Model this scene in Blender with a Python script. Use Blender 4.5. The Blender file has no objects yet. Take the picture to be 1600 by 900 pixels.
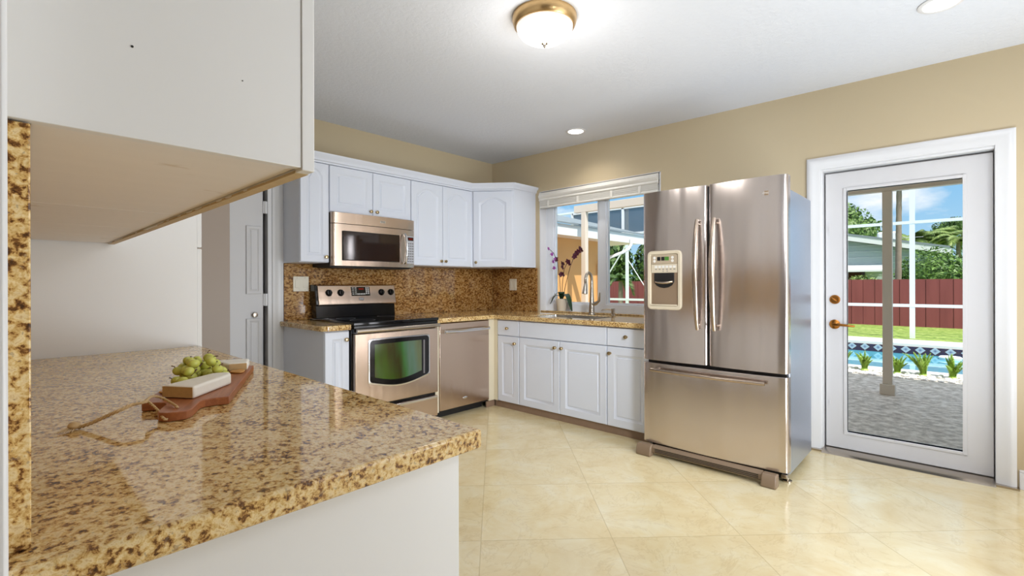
import bpy, bmesh, math, random
from mathutils import Vector, Matrix
random.seed(7)
sc = bpy.context.scene
COL = sc.collection

# ------------------------------------------------------------------ camera
HC = 1.22
F_PX, YAW, ROLL, CY = 748.1, 0.7504, -0.00279, 444.57
cam_d = bpy.data.cameras.new('camera')
cam = bpy.data.objects.new('camera', cam_d)
COL.objects.link(cam)
fw = Vector((math.cos(YAW), math.sin(YAW), 0))
rt = Vector((math.sin(YAW), -math.cos(YAW), 0))
up = Vector((0, 0, 1))
r2 = rt * math.cos(ROLL) + up * math.sin(ROLL)
u2 = up * math.cos(ROLL) - rt * math.sin(ROLL)
cam.matrix_world = Matrix(((r2.x, u2.x, -fw.x, 0), (r2.y, u2.y, -fw.y, 0), (r2.z, u2.z, -fw.z, HC), (0, 0, 0, 1)))
cam_d.sensor_width = 36
cam_d.lens = 36 * F_PX / 1600
cam_d.shift_y = -(450 - CY) / 1600
cam_d.clip_start = 0.02
sc.camera = cam

# ------------------------------------------------------------------ exposure
sc.view_settings.view_transform = 'Standard'
sc.view_settings.look = 'None'
sc.view_settings.exposure = 0.0
sc.view_settings.gamma = 1.0
sc.view_settings.use_curve_mapping = False

# ------------------------------------------------------------------ world: blue sky with clouds
SKY_STRENGTH = 1.5
wd = bpy.data.worlds.new('sky'); sc.world = wd; wd.use_nodes = True
wn, wl = wd.node_tree.nodes, wd.node_tree.links
wn.clear()
def wnode(t, **k):
    n = wn.new(t)
    for a, b in k.items(): setattr(n, a, b)
    return n
w_out = wnode('ShaderNodeOutputWorld'); w_bg = wnode('ShaderNodeBackground')
w_tc = wnode('ShaderNodeTexCoord'); w_sep = wnode('ShaderNodeSeparateXYZ')
w_ramp = wnode('ShaderNodeValToRGB')
w_ramp.color_ramp.elements[0].position = 0.0; w_ramp.color_ramp.elements[0].color = (0.36, 0.52, 0.63, 1)
w_ramp.color_ramp.elements[1].position = 0.6; w_ramp.color_ramp.elements[1].color = (0.62, 0.68, 0.78, 1)
e = w_ramp.color_ramp.elements.new(0.22); e.color = (0.13, 0.36, 0.62, 1)
w_map = wnode('ShaderNodeMapping'); w_map.inputs['Scale'].default_value = (1, 1, 2.2)
w_no = wnode('ShaderNodeTexNoise'); w_no.inputs['Scale'].default_value = 5.0
w_no.inputs['Detail'].default_value = 6; w_no.inputs['Roughness'].default_value = 0.55
w_cr = wnode('ShaderNodeValToRGB')
w_cr.color_ramp.elements[0].position = 0.53; w_cr.color_ramp.elements[1].position = 0.70
w_mix = wnode('ShaderNodeMixRGB'); w_mix.inputs['Color2'].default_value = (0.72, 0.73, 0.75, 1)
wl.new(w_tc.outputs['Generated'], w_sep.inputs[0]); wl.new(w_sep.outputs['Z'], w_ramp.inputs[0])
wl.new(w_tc.outputs['Generated'], w_map.inputs[0]); wl.new(w_map.outputs[0], w_no.inputs['Vector'])
wl.new(w_no.outputs[0], w_cr.inputs[0]); wl.new(w_cr.outputs[0], w_mix.inputs['Fac'])
wl.new(w_ramp.outputs[0], w_mix.inputs['Color1']); wl.new(w_mix.outputs[0], w_bg.inputs['Color'])
w_bg.inputs['Strength'].default_value = SKY_STRENGTH
wl.new(w_bg.outputs[0], w_out.inputs[0])

# ------------------------------------------------------------------ sun and large lamps
def lamp(name, kind, loc, energy, color=(1, 1, 1), target=None, **kw):
    d = bpy.data.lights.new(name, kind); d.energy = energy; d.color = color
    for a, b in kw.items(): setattr(d, a, b)
    o = bpy.data.objects.new(name, d); COL.objects.link(o); o.location = loc
    if target is not None:
        o.rotation_euler = (Vector(target) - Vector(loc)).to_track_quat('-Z', 'Y').to_euler()
    return o
lamp('sun', 'SUN', (-5, -8, 12), 5.0, (1.0, 0.95, 0.86), target=(-5 + 0.45, -8 + 0.66, 11), angle=0.01)
# fill lamps added out of view: one for daylight behind the camera, one overhead
lamp('daylight_fill', 'AREA', (2.9, -2.4, 1.35), 36, (0.78, 0.88, 1.0), target=(2.4, 2.5, 1.3),
     shape='RECTANGLE', size=2.6, size_y=2.0)
lamp('overhead_fill', 'AREA', (2.2, -1.2, 2.55), 22, (0.98, 0.97, 1.0), target=(2.2, -1.2, 0),
     shape='RECTANGLE', size=1.6, size_y=1.2)
lamp('corner_fill', 'AREA', (1.25, -0.55, 1.9), 13, (0.86, 0.93, 1.0), target=(3.9, 2.9, 0.9),  # fill lamp added to brighten the window corner and base cabinets
     shape='DISK', size=0.5, spread=math.radians(75))
# up-facing fill lamp added out of view to brighten the ceiling
lamp('ceiling_fill', 'AREA', (2.45, -0.7, 0.55), 45, (0.80, 0.90, 1.0), target=(2.45, 1.3, 2.66),
     shape='DISK', size=1.2)

# ------------------------------------------------------------------ material helpers
def srgb(r, g, b):
    def c(x):
        x /= 255.0
        return x / 12.92 if x <= 0.04045 else ((x + 0.055) / 1.055) ** 2.4
    return (c(r), c(g), c(b), 1)
class NT:
    def __init__(s, name):
        s.m = bpy.data.materials.new(name); s.m.use_nodes = True
        s.n, s.l = s.m.node_tree.nodes, s.m.node_tree.links
        s.n.clear()
        s.out = s.n.new('ShaderNodeOutputMaterial')
    def node(s, t, **k):
        n = s.n.new(t)
        for a, b in k.items():
            if a.startswith('i_'): n.inputs[a[2:].replace('_', ' ')].default_value = b
            else: setattr(n, a, b)
        return n
    def link(s, a, b): s.l.new(a, b)
    def ramp(s, fac, stops):
        r = s.node('ShaderNodeValToRGB'); cr = r.color_ramp
        while len(cr.elements) < len(stops): cr.elements.new(0.5)
        for e, (p, c) in zip(cr.elements, stops): e.position = p; e.color = c if len(c) == 4 else (*c, 1)
        s.link(fac, r.inputs[0]); return r.outputs[0]
    def math(s, op, a, b=None):
        n = s.node('ShaderNodeMath', operation=op)
        for i, v in enumerate((a, b)):
            if v is None: continue
            if isinstance(v, (int, float)): n.inputs[i].default_value = v
            else: s.link(v, n.inputs[i])
        return n.outputs[0]
    def mix(s, fac, a, b, mode='MIX'):
        n = s.node('ShaderNodeMixRGB', blend_type=mode)
        for i, v in enumerate((fac, a, b)):
            if isinstance(v, (int, float)): n.inputs[i].default_value = v
            elif isinstance(v, tuple): n.inputs[i].default_value = v
            else: s.link(v, n.inputs[i])
        return n.outputs[0]
    def noise(s, vec, scale, detail=4, rough=0.5, dist=0.0):
        n = s.node('ShaderNodeTexNoise')
        n.inputs['Scale'].default_value = scale; n.inputs['Detail'].default_value = detail
        n.inputs['Roughness'].default_value = rough; n.inputs['Distortion'].default_value = dist
        if vec is not None: s.link(vec, n.inputs['Vector'])
        return n.outputs[0]
    def pos(s): return s.node('ShaderNodeNewGeometry').outputs['Position']
    def obj(s): return s.node('ShaderNodeTexCoord').outputs['Object']
    def mapping(s, vec, scale=(1, 1, 1), rot=(0, 0, 0), loc=(0, 0, 0)):
        m = s.node('ShaderNodeMapping'); m.inputs['Scale'].default_value = scale
        m.inputs['Rotation'].default_value = rot; m.inputs['Location'].default_value = loc
        s.link(vec, m.inputs[0]); return m.outputs[0]
    def bsdf(s, color=None, rough=0.5, metal=0.0, **k):
        b = s.node('ShaderNodeBsdfPrincipled')
        for nm, v in (('Base Color', color), ('Roughness', rough), ('Metallic', metal)):
            if v is None: continue
            if isinstance(v, (int, float)) or isinstance(v, tuple): b.inputs[nm].default_value = v
            else: s.link(v, b.inputs[nm])
        for a, v in k.items():
            nm = a.replace('_', ' ')
            if isinstance(v, (int, float, tuple)): b.inputs[nm].default_value = v
            else: s.link(v, b.inputs[nm])
        s.link(b.outputs[0], s.out.inputs[0]); s.b = b
        return b
    def bump(s, h, strength=0.2, dist=0.01):
        n = s.node('ShaderNodeBump'); n.inputs['Strength'].default_value = strength
        n.inputs['Distance'].default_value = dist
        s.link(h, n.inputs['Height']); s.link(n.outputs[0], s.b.inputs['Normal'])
def flat(name, col, rough=0.5, metal=0.0, var=0.04, scale=6, **k):
    t = NT(name)
    n = t.noise(t.obj(), scale, 3)
    c = t.mix(n, tuple(max(0, x * (1 - var)) for x in col[:3]) + (1,), tuple(min(1, x * (1 + var)) for x in col[:3]) + (1,))
    t.bsdf(c, rough, metal, **k)
    return t.m

# ------------------------------------------------------------------ materials
def m_granite(name, stretch=(1, 1, 1), rough=0.06, ramp=None, scale=100):
    t = NT(name); p = t.mapping(t.pos(), stretch)
    n1 = t.noise(p, scale, 6, 0.66, 0.25)
    n2 = t.noise(p, scale * 0.16, 4, 0.55, 0.5)
    v = t.node('ShaderNodeTexVoronoi'); v.inputs['Scale'].default_value = 95; t.link(p, v.inputs['Vector'])
    f = t.math('ADD', t.math('MULTIPLY', n1, 0.82), t.math('MULTIPLY', n2, 0.18))
    c = t.ramp(f, ramp or [(0.36, srgb(58, 38, 26)), (0.425, srgb(126, 82, 44)), (0.455, srgb(198, 154, 88)),
                           (0.505, srgb(226, 190, 124)), (0.575, srgb(244, 222, 172)), (0.66, srgb(214, 176, 122))])
    grey = t.math('GREATER_THAN', t.noise(p, 120, 2, 0.5), 0.66)
    c = t.mix(t.math('MULTIPLY', grey, 0.45), c, srgb(128, 112, 100))
    c = t.mix(t.math('MULTIPLY', v.outputs['Distance'], 0.25), c, srgb(150, 104, 58))
    t.bsdf(c, rough, 0.0, **{'Specular_IOR_Level': 0.5})
    return t.m
M = {}
M['granite'] = m_granite('granite', (1.0, 0.8, 1.0))
M['granite_splash'] = m_granite('granite_splash', (0.75, 0.75, 1.35), 0.07,  # the worktop granite made darker and redder for dimmer light on the backsplash
    [(0.36, srgb(44, 26, 14)), (0.43, srgb(98, 58, 26)), (0.475, srgb(150, 100, 46)),
     (0.53, srgb(186, 142, 82)), (0.60, srgb(208, 172, 118)), (0.68, srgb(170, 128, 82))], 56)
def m_floor():
    t = NT('floor_tile'); p = t.pos()
    TS = 0.629
    sep = t.node('ShaderNodeSeparateXYZ'); t.link(p, sep.inputs[0])
    u = t.math('DIVIDE', t.math('ADD', t.math('MULTIPLY', t.math('SUBTRACT', sep.outputs[0], sep.outputs[1]), 0.70711), 0.071), TS)
    v = t.math('DIVIDE', t.math('ADD', t.math('MULTIPLY', t.math('ADD', sep.outputs[0], sep.outputs[1]), 0.70711), -2.284), TS)
    fu, fv = t.math('FRACT', u), t.math('FRACT', v)
    du = t.math('MINIMUM', fu, t.math('SUBTRACT', 1.0, fu)); dv = t.math('MINIMUM', fv, t.math('SUBTRACT', 1.0, fv))
    g = t.math('LESS_THAN', t.math('MINIMUM', du, dv), 0.0036)
    comb = t.node('ShaderNodeCombineXYZ'); t.link(t.math('FLOOR', u), comb.inputs[0]); t.link(t.math('FLOOR', v), comb.inputs[1])
    wn_ = t.node('ShaderNodeTexWhiteNoise', noise_dimensions='3D'); t.link(comb.outputs[0], wn_.inputs['Vector'])
    off = t.node('ShaderNodeVectorMath', operation='MULTIPLY_ADD')
    t.link(wn_.outputs['Color'], off.inputs[0]); off.inputs[1].default_value = (9, 9, 9); t.link(p, off.inputs[2])
    q = off.outputs[0]
    n1 = t.noise(q, 2.6, 6, 0.6, 1.2); n2 = t.noise(q, 11, 5, 0.6, 0.5)
    f = t.math('ADD', t.math('MULTIPLY', n1, 0.75), t.math('MULTIPLY', n2, 0.25))
    c = t.ramp(f, [(0.30, srgb(222, 198, 148)), (0.44, srgb(230, 210, 164)), (0.53, srgb(234, 217, 174)), (0.66, srgb(238, 226, 192))])
    vein = t.math('ABSOLUTE', t.math('SUBTRACT', t.noise(q, 3.2, 5, 0.65, 1.5), 0.5))
    vm = t.ramp(vein, [(0.0, (1, 1, 1)), (0.022, (0, 0, 0))])
    c = t.mix(t.math('MULTIPLY', vm, 0.16), c, srgb(176, 140, 88))
    tone = t.math('ADD', 0.96, t.math('MULTIPLY', wn_.outputs['Value'], 0.07))
    c = t.mix(1.0, c, tone, 'MULTIPLY')
    c = t.mix(t.math('MULTIPLY', g, 0.4), c, srgb(178, 152, 108))
    t.bsdf(c, 0.2, 0.0, Specular_IOR_Level=0.8)
    t.link(t.math('ADD', 0.12, t.math('MULTIPLY', n2, 0.12)), t.b.inputs['Roughness'])
    t.bump(t.math('SUBTRACT', 1.0, g), 0.25, 0.002)
    return t.m
M['floor'] = m_floor()
def m_wall(name, col, bump=0.06, rough=0.4):
    t = NT(name); p = t.pos()
    c = t.mix(t.noise(p, 1.6, 3), tuple(x * 0.97 for x in col[:3]) + (1,), tuple(min(1, x * 1.03) for x in col[:3]) + (1,))
    t.bsdf(c, rough); t.bump(t.noise(p, 140, 3), bump, 0.003); return t.m
M['wall'] = m_wall('wall_paint', srgb(202, 184, 151))
M['wall_shaded'] = m_wall('shaded_wall_paint', srgb(176, 158, 142))  # taupe copy of the wall paint, darkened for shade left of the doorway
M['white_wall'] = m_wall('white_wall_paint', srgb(228, 224, 214))
def m_ceiling():
    t = NT('ceiling_paint'); p = t.pos()
    t.bsdf(t.mix(t.noise(p, 2, 3), srgb(225, 228, 236), srgb(229, 232, 240)), 0.7)
    k = t.ramp(t.noise(p, 34, 4, 0.55, 0.4), [(0.42, (0, 0, 0)), (0.56, (1, 1, 1))])
    t.bump(k, 0.22, 0.004); return t.m
M['ceiling'] = m_ceiling()
M['cab'] = flat('white_cabinet', srgb(226, 230, 241), 0.32, var=0.01)
M['cab_near'] = flat('white_laminate', srgb(232, 230, 228), 0.35, var=0.01)
M['cream'] = flat('cream_filler', srgb(226, 214, 188), 0.4, var=0.02)
M['trim'] = flat('white_trim', srgb(230, 229, 230), 0.35, var=0.01)
M['door_white'] = flat('white_door', srgb(214, 212, 213), 0.4, var=0.012)
def m_soffit():
    t = NT('cabinet_underside'); p = t.pos()
    s = t.noise(t.mapping(p, (5, 26, 1)), 1.0, 4, 0.6)
    st = t.ramp(t.noise(t.mapping(p, (7, 16, 1)), 1.0, 3, 0.6, 0.6), [(0.66, (0, 0, 0)), (0.74, (1, 1, 1))])
    c = t.mix(s, srgb(236, 230, 226), srgb(242, 236, 232))
    c = t.mix(t.math('MULTIPLY', st, 0.35), c, srgb(176, 146, 98))
    t.bsdf(c, 0.5); return t.m
M['underside'] = m_soffit()
M['raw_edge'] = flat('bare_wood_edge', srgb(196, 172, 132), 0.6, var=0.15, scale=30)
def m_steel(name, col, rough, axis=(1, 1, 1), wav=0.0, wmap=(1.2, 3.2, 1.1)):
    t = NT(name); p = t.obj()
    n = t.noise(t.mapping(p, axis), 1.0, 4, 0.6)
    c = t.mix(n, tuple(x * 0.985 for x in col[:3]) + (1,), tuple(min(1, x * 1.015) for x in col[:3]) + (1,))
    t.bsdf(c, rough, 1.0, Anisotropic=0.5)
    t.link(t.math('ADD', rough - 0.01, t.math('MULTIPLY', n, 0.02)), t.b.inputs['Roughness'])
    if wav: t.bump(t.noise(t.mapping(p, wmap), 1.0, 2, 0.4), wav, 0.05)
    return t.m
M['steel'] = m_steel('brushed_steel', srgb(208, 198, 194), 0.22, (6, 6, 600), 0.42, (1, 5.0, 0.5))
M['steel_h'] = m_steel('brushed_steel_appliance', srgb(206, 184, 166), 0.25, (6, 6, 600), 0.05, (13, 3, 0.5))
M['steel_side'] = flat('grey_textured_steel', srgb(176, 184, 200), 0.3, 0.85, var=0.06, scale=90)
M['chrome'] = flat('polished_steel', srgb(226, 226, 228), 0.13, 1.0, var=0.01)
M['nickel'] = flat('brushed_nickel', srgb(190, 180, 168), 0.24, 1.0, var=0.03)
M['handle_bronze'] = flat('warm_steel_handle', srgb(184, 168, 154), 0.24, 1.0, var=0.04)
M['brass'] = flat('antique_brass', srgb(168, 112, 52), 0.28, 1.0, var=0.1, scale=40)
M['knob'] = flat('brass_nickel_knob', srgb(190, 170, 132), 0.22, 1.0, var=0.04)
M['black'] = flat('black_enamel', srgb(16, 15, 16), 0.12, var=0.05)
M['black_matte'] = flat('black_plastic', srgb(22, 20, 20), 0.5, var=0.1)
M['ceran'] = flat('black_ceramic_glass', srgb(10, 9, 10), 0.05, var=0.05)
M['dark_glass'] = flat('dark_oven_glass', srgb(40, 24, 14), 0.06, var=0.1)
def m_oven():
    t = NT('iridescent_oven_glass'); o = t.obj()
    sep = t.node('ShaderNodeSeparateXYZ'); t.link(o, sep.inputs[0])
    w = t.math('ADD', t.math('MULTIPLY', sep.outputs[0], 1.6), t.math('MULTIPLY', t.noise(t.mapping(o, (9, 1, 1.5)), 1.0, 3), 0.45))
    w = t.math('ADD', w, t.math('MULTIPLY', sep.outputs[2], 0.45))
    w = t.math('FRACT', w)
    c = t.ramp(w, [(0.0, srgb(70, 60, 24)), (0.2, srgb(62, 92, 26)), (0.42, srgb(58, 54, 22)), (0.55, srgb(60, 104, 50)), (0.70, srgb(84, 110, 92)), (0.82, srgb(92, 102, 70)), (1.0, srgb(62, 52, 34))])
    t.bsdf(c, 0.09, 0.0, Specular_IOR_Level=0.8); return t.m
M['oven_glass'] = m_oven()
M['panel_grey'] = flat('taupe_plastic', srgb(176, 158, 134), 0.4, var=0.03)
M['panel_light'] = flat('light_taupe_plastic', srgb(206, 192, 168), 0.35, var=0.02)
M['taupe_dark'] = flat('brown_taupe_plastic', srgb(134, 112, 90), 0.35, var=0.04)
M['keypad'] = flat('silver_keypad', srgb(186, 186, 192), 0.35, var=0.05, scale=60)
M['print_grey'] = flat('grey_print', srgb(116, 112, 114), 0.5, var=0.02)
M['print_white'] = flat('white_print', srgb(222, 218, 212), 0.5, var=0.02)
def m_emit(name, col, strength):
    t = NT(name); e_ = t.node('ShaderNodeEmission'); e_.inputs[0].default_value = col; e_.inputs[1].default_value = strength
    t.link(e_.outputs[0], t.out.inputs[0]); return t.m
M['lcd_green'] = m_emit('green_display', srgb(120, 190, 90), 0.5)
M['led_red'] = m_emit('red_display', srgb(150, 52, 38), 0.5)
M['bulb'] = m_emit('lamp_diffuser', (1.0, 0.97, 0.92, 1), 6.0)
def m_bowl():
    t = NT('frosted_lamp_bowl')
    t.bsdf((0.95, 0.93, 0.88, 1), 0.3)
    t.b.inputs['Emission Color'].default_value = (1.0, 0.96, 0.88, 1); t.b.inputs['Emission Strength'].default_value = 0.6
    return t.m
M['bowl'] = m_bowl()
M['lamp_ring'] = flat('brushed_gold_ring', srgb(206, 172, 122), 0.3, 1.0, var=0.03)
def m_wood(name, a, b):
    t = NT(name); o = t.mapping(t.obj(), (60, 60, 60), (0, 0, math.radians(-65)))
    n = t.noise(t.mapping(o, (0.12, 1.6, 1.6)), 1.0, 5, 0.6, 0.5)
    t.bsdf(t.mix(n, a, b), 0.38); return t.m
M['board'] = m_wood('acacia_wood', srgb(122, 64, 36), srgb(194, 122, 76))
M['rope'] = flat('jute_rope', srgb(206, 176, 130), 0.8, var=0.15, scale=200)
M['rind'] = flat('white_cheese_rind', srgb(240, 234, 222), 0.6, var=0.04, scale=60)
M['cheese'] = flat('cut_cheese', srgb(198, 164, 116), 0.6, var=0.12, scale=90)
M['cracker'] = flat('dried_fruit', srgb(206, 150, 84), 0.5, var=0.2, scale=60)
def m_grape():
    t = NT('green_grape'); n = t.noise(t.obj(), 40, 3)
    t.bsdf(t.mix(n, srgb(186, 190, 66), srgb(222, 222, 122)), 0.25, 0.0, Subsurface_Weight=0.25, Subsurface_Radius=(0.01, 0.01, 0.004), Subsurface_Scale=0.3)
    return t.m
M['grape'] = m_grape()
M['grape_stem'] = flat('grape_stem', srgb(96, 66, 36), 0.7, var=0.2, scale=100)
M['toe'] = flat('brown_marble_toe', srgb(142, 116, 96), 0.3, var=0.2, scale=12)
M['switch'] = flat('ivory_switch_plate', srgb(238, 230, 212), 0.35, var=0.01)
M['vinyl'] = flat('white_vinyl', srgb(238, 242, 250), 0.3, var=0.01)
M['blind'] = flat('cream_blind', srgb(232, 228, 220), 0.4, var=0.02)
M['pot'] = flat('cream_ceramic', srgb(228, 218, 200), 0.3, var=0.02)
M['leaf_dark'] = flat('orchid_leaf', srgb(38, 62, 34), 0.35, var=0.2, scale=30)
M['orchid_stem'] = flat('orchid_stem', srgb(60, 40, 34), 0.5, var=0.2, scale=60)
M['petal_dark'] = flat('dark_orchid_petal', srgb(84, 22, 48), 0.5, var=0.3, scale=80)
M['petal_violet'] = flat('violet_orchid_petal', srgb(172, 84, 180), 0.5, var=0.2, scale=80)
M['soil'] = flat('bark_mix', srgb(58, 40, 28), 0.9, var=0.3, scale=90)
M['sink'] = flat('sink_steel', srgb(204, 202, 198), 0.22, 1.0, var=0.03)
def m_glass(name, tint, ior=1.35):
    t = NT(name)
    tr = t.node('ShaderNodeBsdfTransparent'); tr.inputs[0].default_value = tint
    gl = t.node('ShaderNodeBsdfGlossy'); gl.inputs['Roughness'].default_value = 0.02
    fr = t.node('ShaderNodeFresnel'); fr.inputs[0].default_value = ior
    mx = t.node('ShaderNodeMixShader')
    t.link(fr.outputs[0], mx.inputs[0]); t.link(tr.outputs[0], mx.inputs[1]); t.link(gl.outputs[0], mx.inputs[2])
    t.link(mx.outputs[0], t.out.inputs[0]); return t.m
M['glass'] = m_glass('clear_pane', (0.97, 0.98, 0.98, 1), 1.14)
def m_mesh():
    t = NT('insect_screen'); tr = t.node('ShaderNodeBsdfTransparent'); df = t.node('ShaderNodeBsdfDiffuse')
    df.inputs[0].default_value = srgb(92, 104, 116); mx = t.node('ShaderNodeMixShader'); mx.inputs[0].default_value = 0.62
    t.link(tr.outputs[0], mx.inputs[1]); t.link(df.outputs[0], mx.inputs[2]); t.link(mx.outputs[0], t.out.inputs[0]); return t.m
M['mesh'] = m_mesh()
def m_ground(name, stops, scale, rough=0.8, bump=0.3, detail=6):
    t = NT(name); p = t.pos(); n = t.noise(p, scale, detail, 0.65)
    t.bsdf(t.ramp(n, stops), rough); t.bump(n, bump, 0.02); return t.m
M['patio'] = m_ground('patio_concrete', [(0.34, srgb(160, 148, 134)), (0.5, srgb(206, 194, 180)), (0.64, srgb(236, 226, 214))], 13, 0.6, 0.35)
M['lawn'] = m_ground('lawn_grass', [(0.3, srgb(92, 122, 44)), (0.5, srgb(140, 164, 72)), (0.7, srgb(186, 198, 116))], 9, 0.9, 0.5)
M['pebble_bed'] = m_ground('pale_gravel', [(0.3, srgb(190, 184, 176)), (0.7, srgb(226, 220, 212))], 30, 0.8)
M['coping'] = flat('pale_stone_coping', srgb(226, 220, 212), 0.6, var=0.06)
M['pebble'] = flat('white_pebble', srgb(232, 230, 226), 0.5, var=0.1, scale=20)
M['pool_wall'] = flat('pool_plaster', srgb(120, 186, 204), 0.5, var=0.05)
def m_tile():
    t = NT('pool_tile_band'); p = t.pos(); sep = t.node('ShaderNodeSeparateXYZ'); t.link(p, sep.inputs[0])
    a = t.math('FRACT', t.math('MULTIPLY', sep.outputs[1], 4.2)); a = t.math('ABSOLUTE', t.math('SUBTRACT', a, 0.5))
    zz = t.math('ABSOLUTE', t.math('MULTIPLY', t.math('ADD', sep.outputs[2], 0.2), 4.6))
    d = t.math('ADD', a, zz)
    c = t.ramp(d, [(0.0, srgb(84, 96, 138)), (0.22, srgb(176, 190, 200)), (0.34, srgb(176, 190, 200)), (0.38, srgb(70, 48, 58)), (0.6, srgb(58, 48, 72))])
    t.bsdf(c, 0.2); return t.m
M['pool_tile'] = m_tile()
def m_water():
    t = NT('pool_water'); p = t.pos()
    t.bsdf(t.mix(t.noise(p, 0.8, 2), srgb(66, 158, 190), srgb(110, 196, 214)), 0.04, 0.0, Specular_IOR_Level=0.5)
    t.bump(t.noise(p, 3.5, 2), 0.06, 0.02); return t.m
M['water'] = m_water()
def m_fence():
    t = NT('red_fence_boards'); p = t.pos()
    t.bsdf(t.mix(t.noise(t.mapping(p, (1, 6, 0.6)), 1.0, 4), srgb(112, 52, 54), srgb(146, 76, 76)), 0.7); return t.m
M['fence'] = m_fence()
M['post'] = flat('painted_post', srgb(226, 212, 196), 0.5, var=0.03)
M['alu'] = flat('white_aluminium', srgb(232, 236, 240), 0.4, var=0.01)
M['siding'] = flat('grey_green_siding', srgb(170, 184, 182), 0.6, var=0.03)
M['fascia'] = flat('white_fascia', srgb(230, 232, 232), 0.5, var=0.02)
M['stucco'] = m_wall('peach_stucco', srgb(222, 168, 106), 0.2, 0.8)
M['roof'] = flat('grey_shingle', srgb(132, 142, 148), 0.8, var=0.12, scale=14)
M['ext_wall'] = m_wall('exterior_stucco', srgb(214, 196, 160), 0.2, 0.8)
M['bark'] = flat('palm_bark', srgb(140, 126, 112), 0.9, var=0.3, scale=8)
def m_leaf(name, a, b):
    t = NT(name)
    ri = t.node('ShaderNodeNewGeometry').outputs['Random Per Island']
    t.bsdf(t.mix(ri, a, b), 0.5)
    return t.m
M['leaf'] = m_leaf('green_leaf', srgb(48, 84, 30), srgb(116, 152, 66))
M['leaf_tree'] = m_leaf('tree_leaf', srgb(66, 98, 44), srgb(128, 158, 84))
M['leaf_palm'] = m_leaf('palm_leaf', srgb(86, 116, 54), srgb(156, 174, 96))
M['leaf_deep'] = m_leaf('deep_leaf', srgb(38, 66, 28), srgb(98, 128, 58))
M['leaf_fern'] = m_leaf('fern_leaf', srgb(150, 190, 62), srgb(206, 228, 120))

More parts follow.
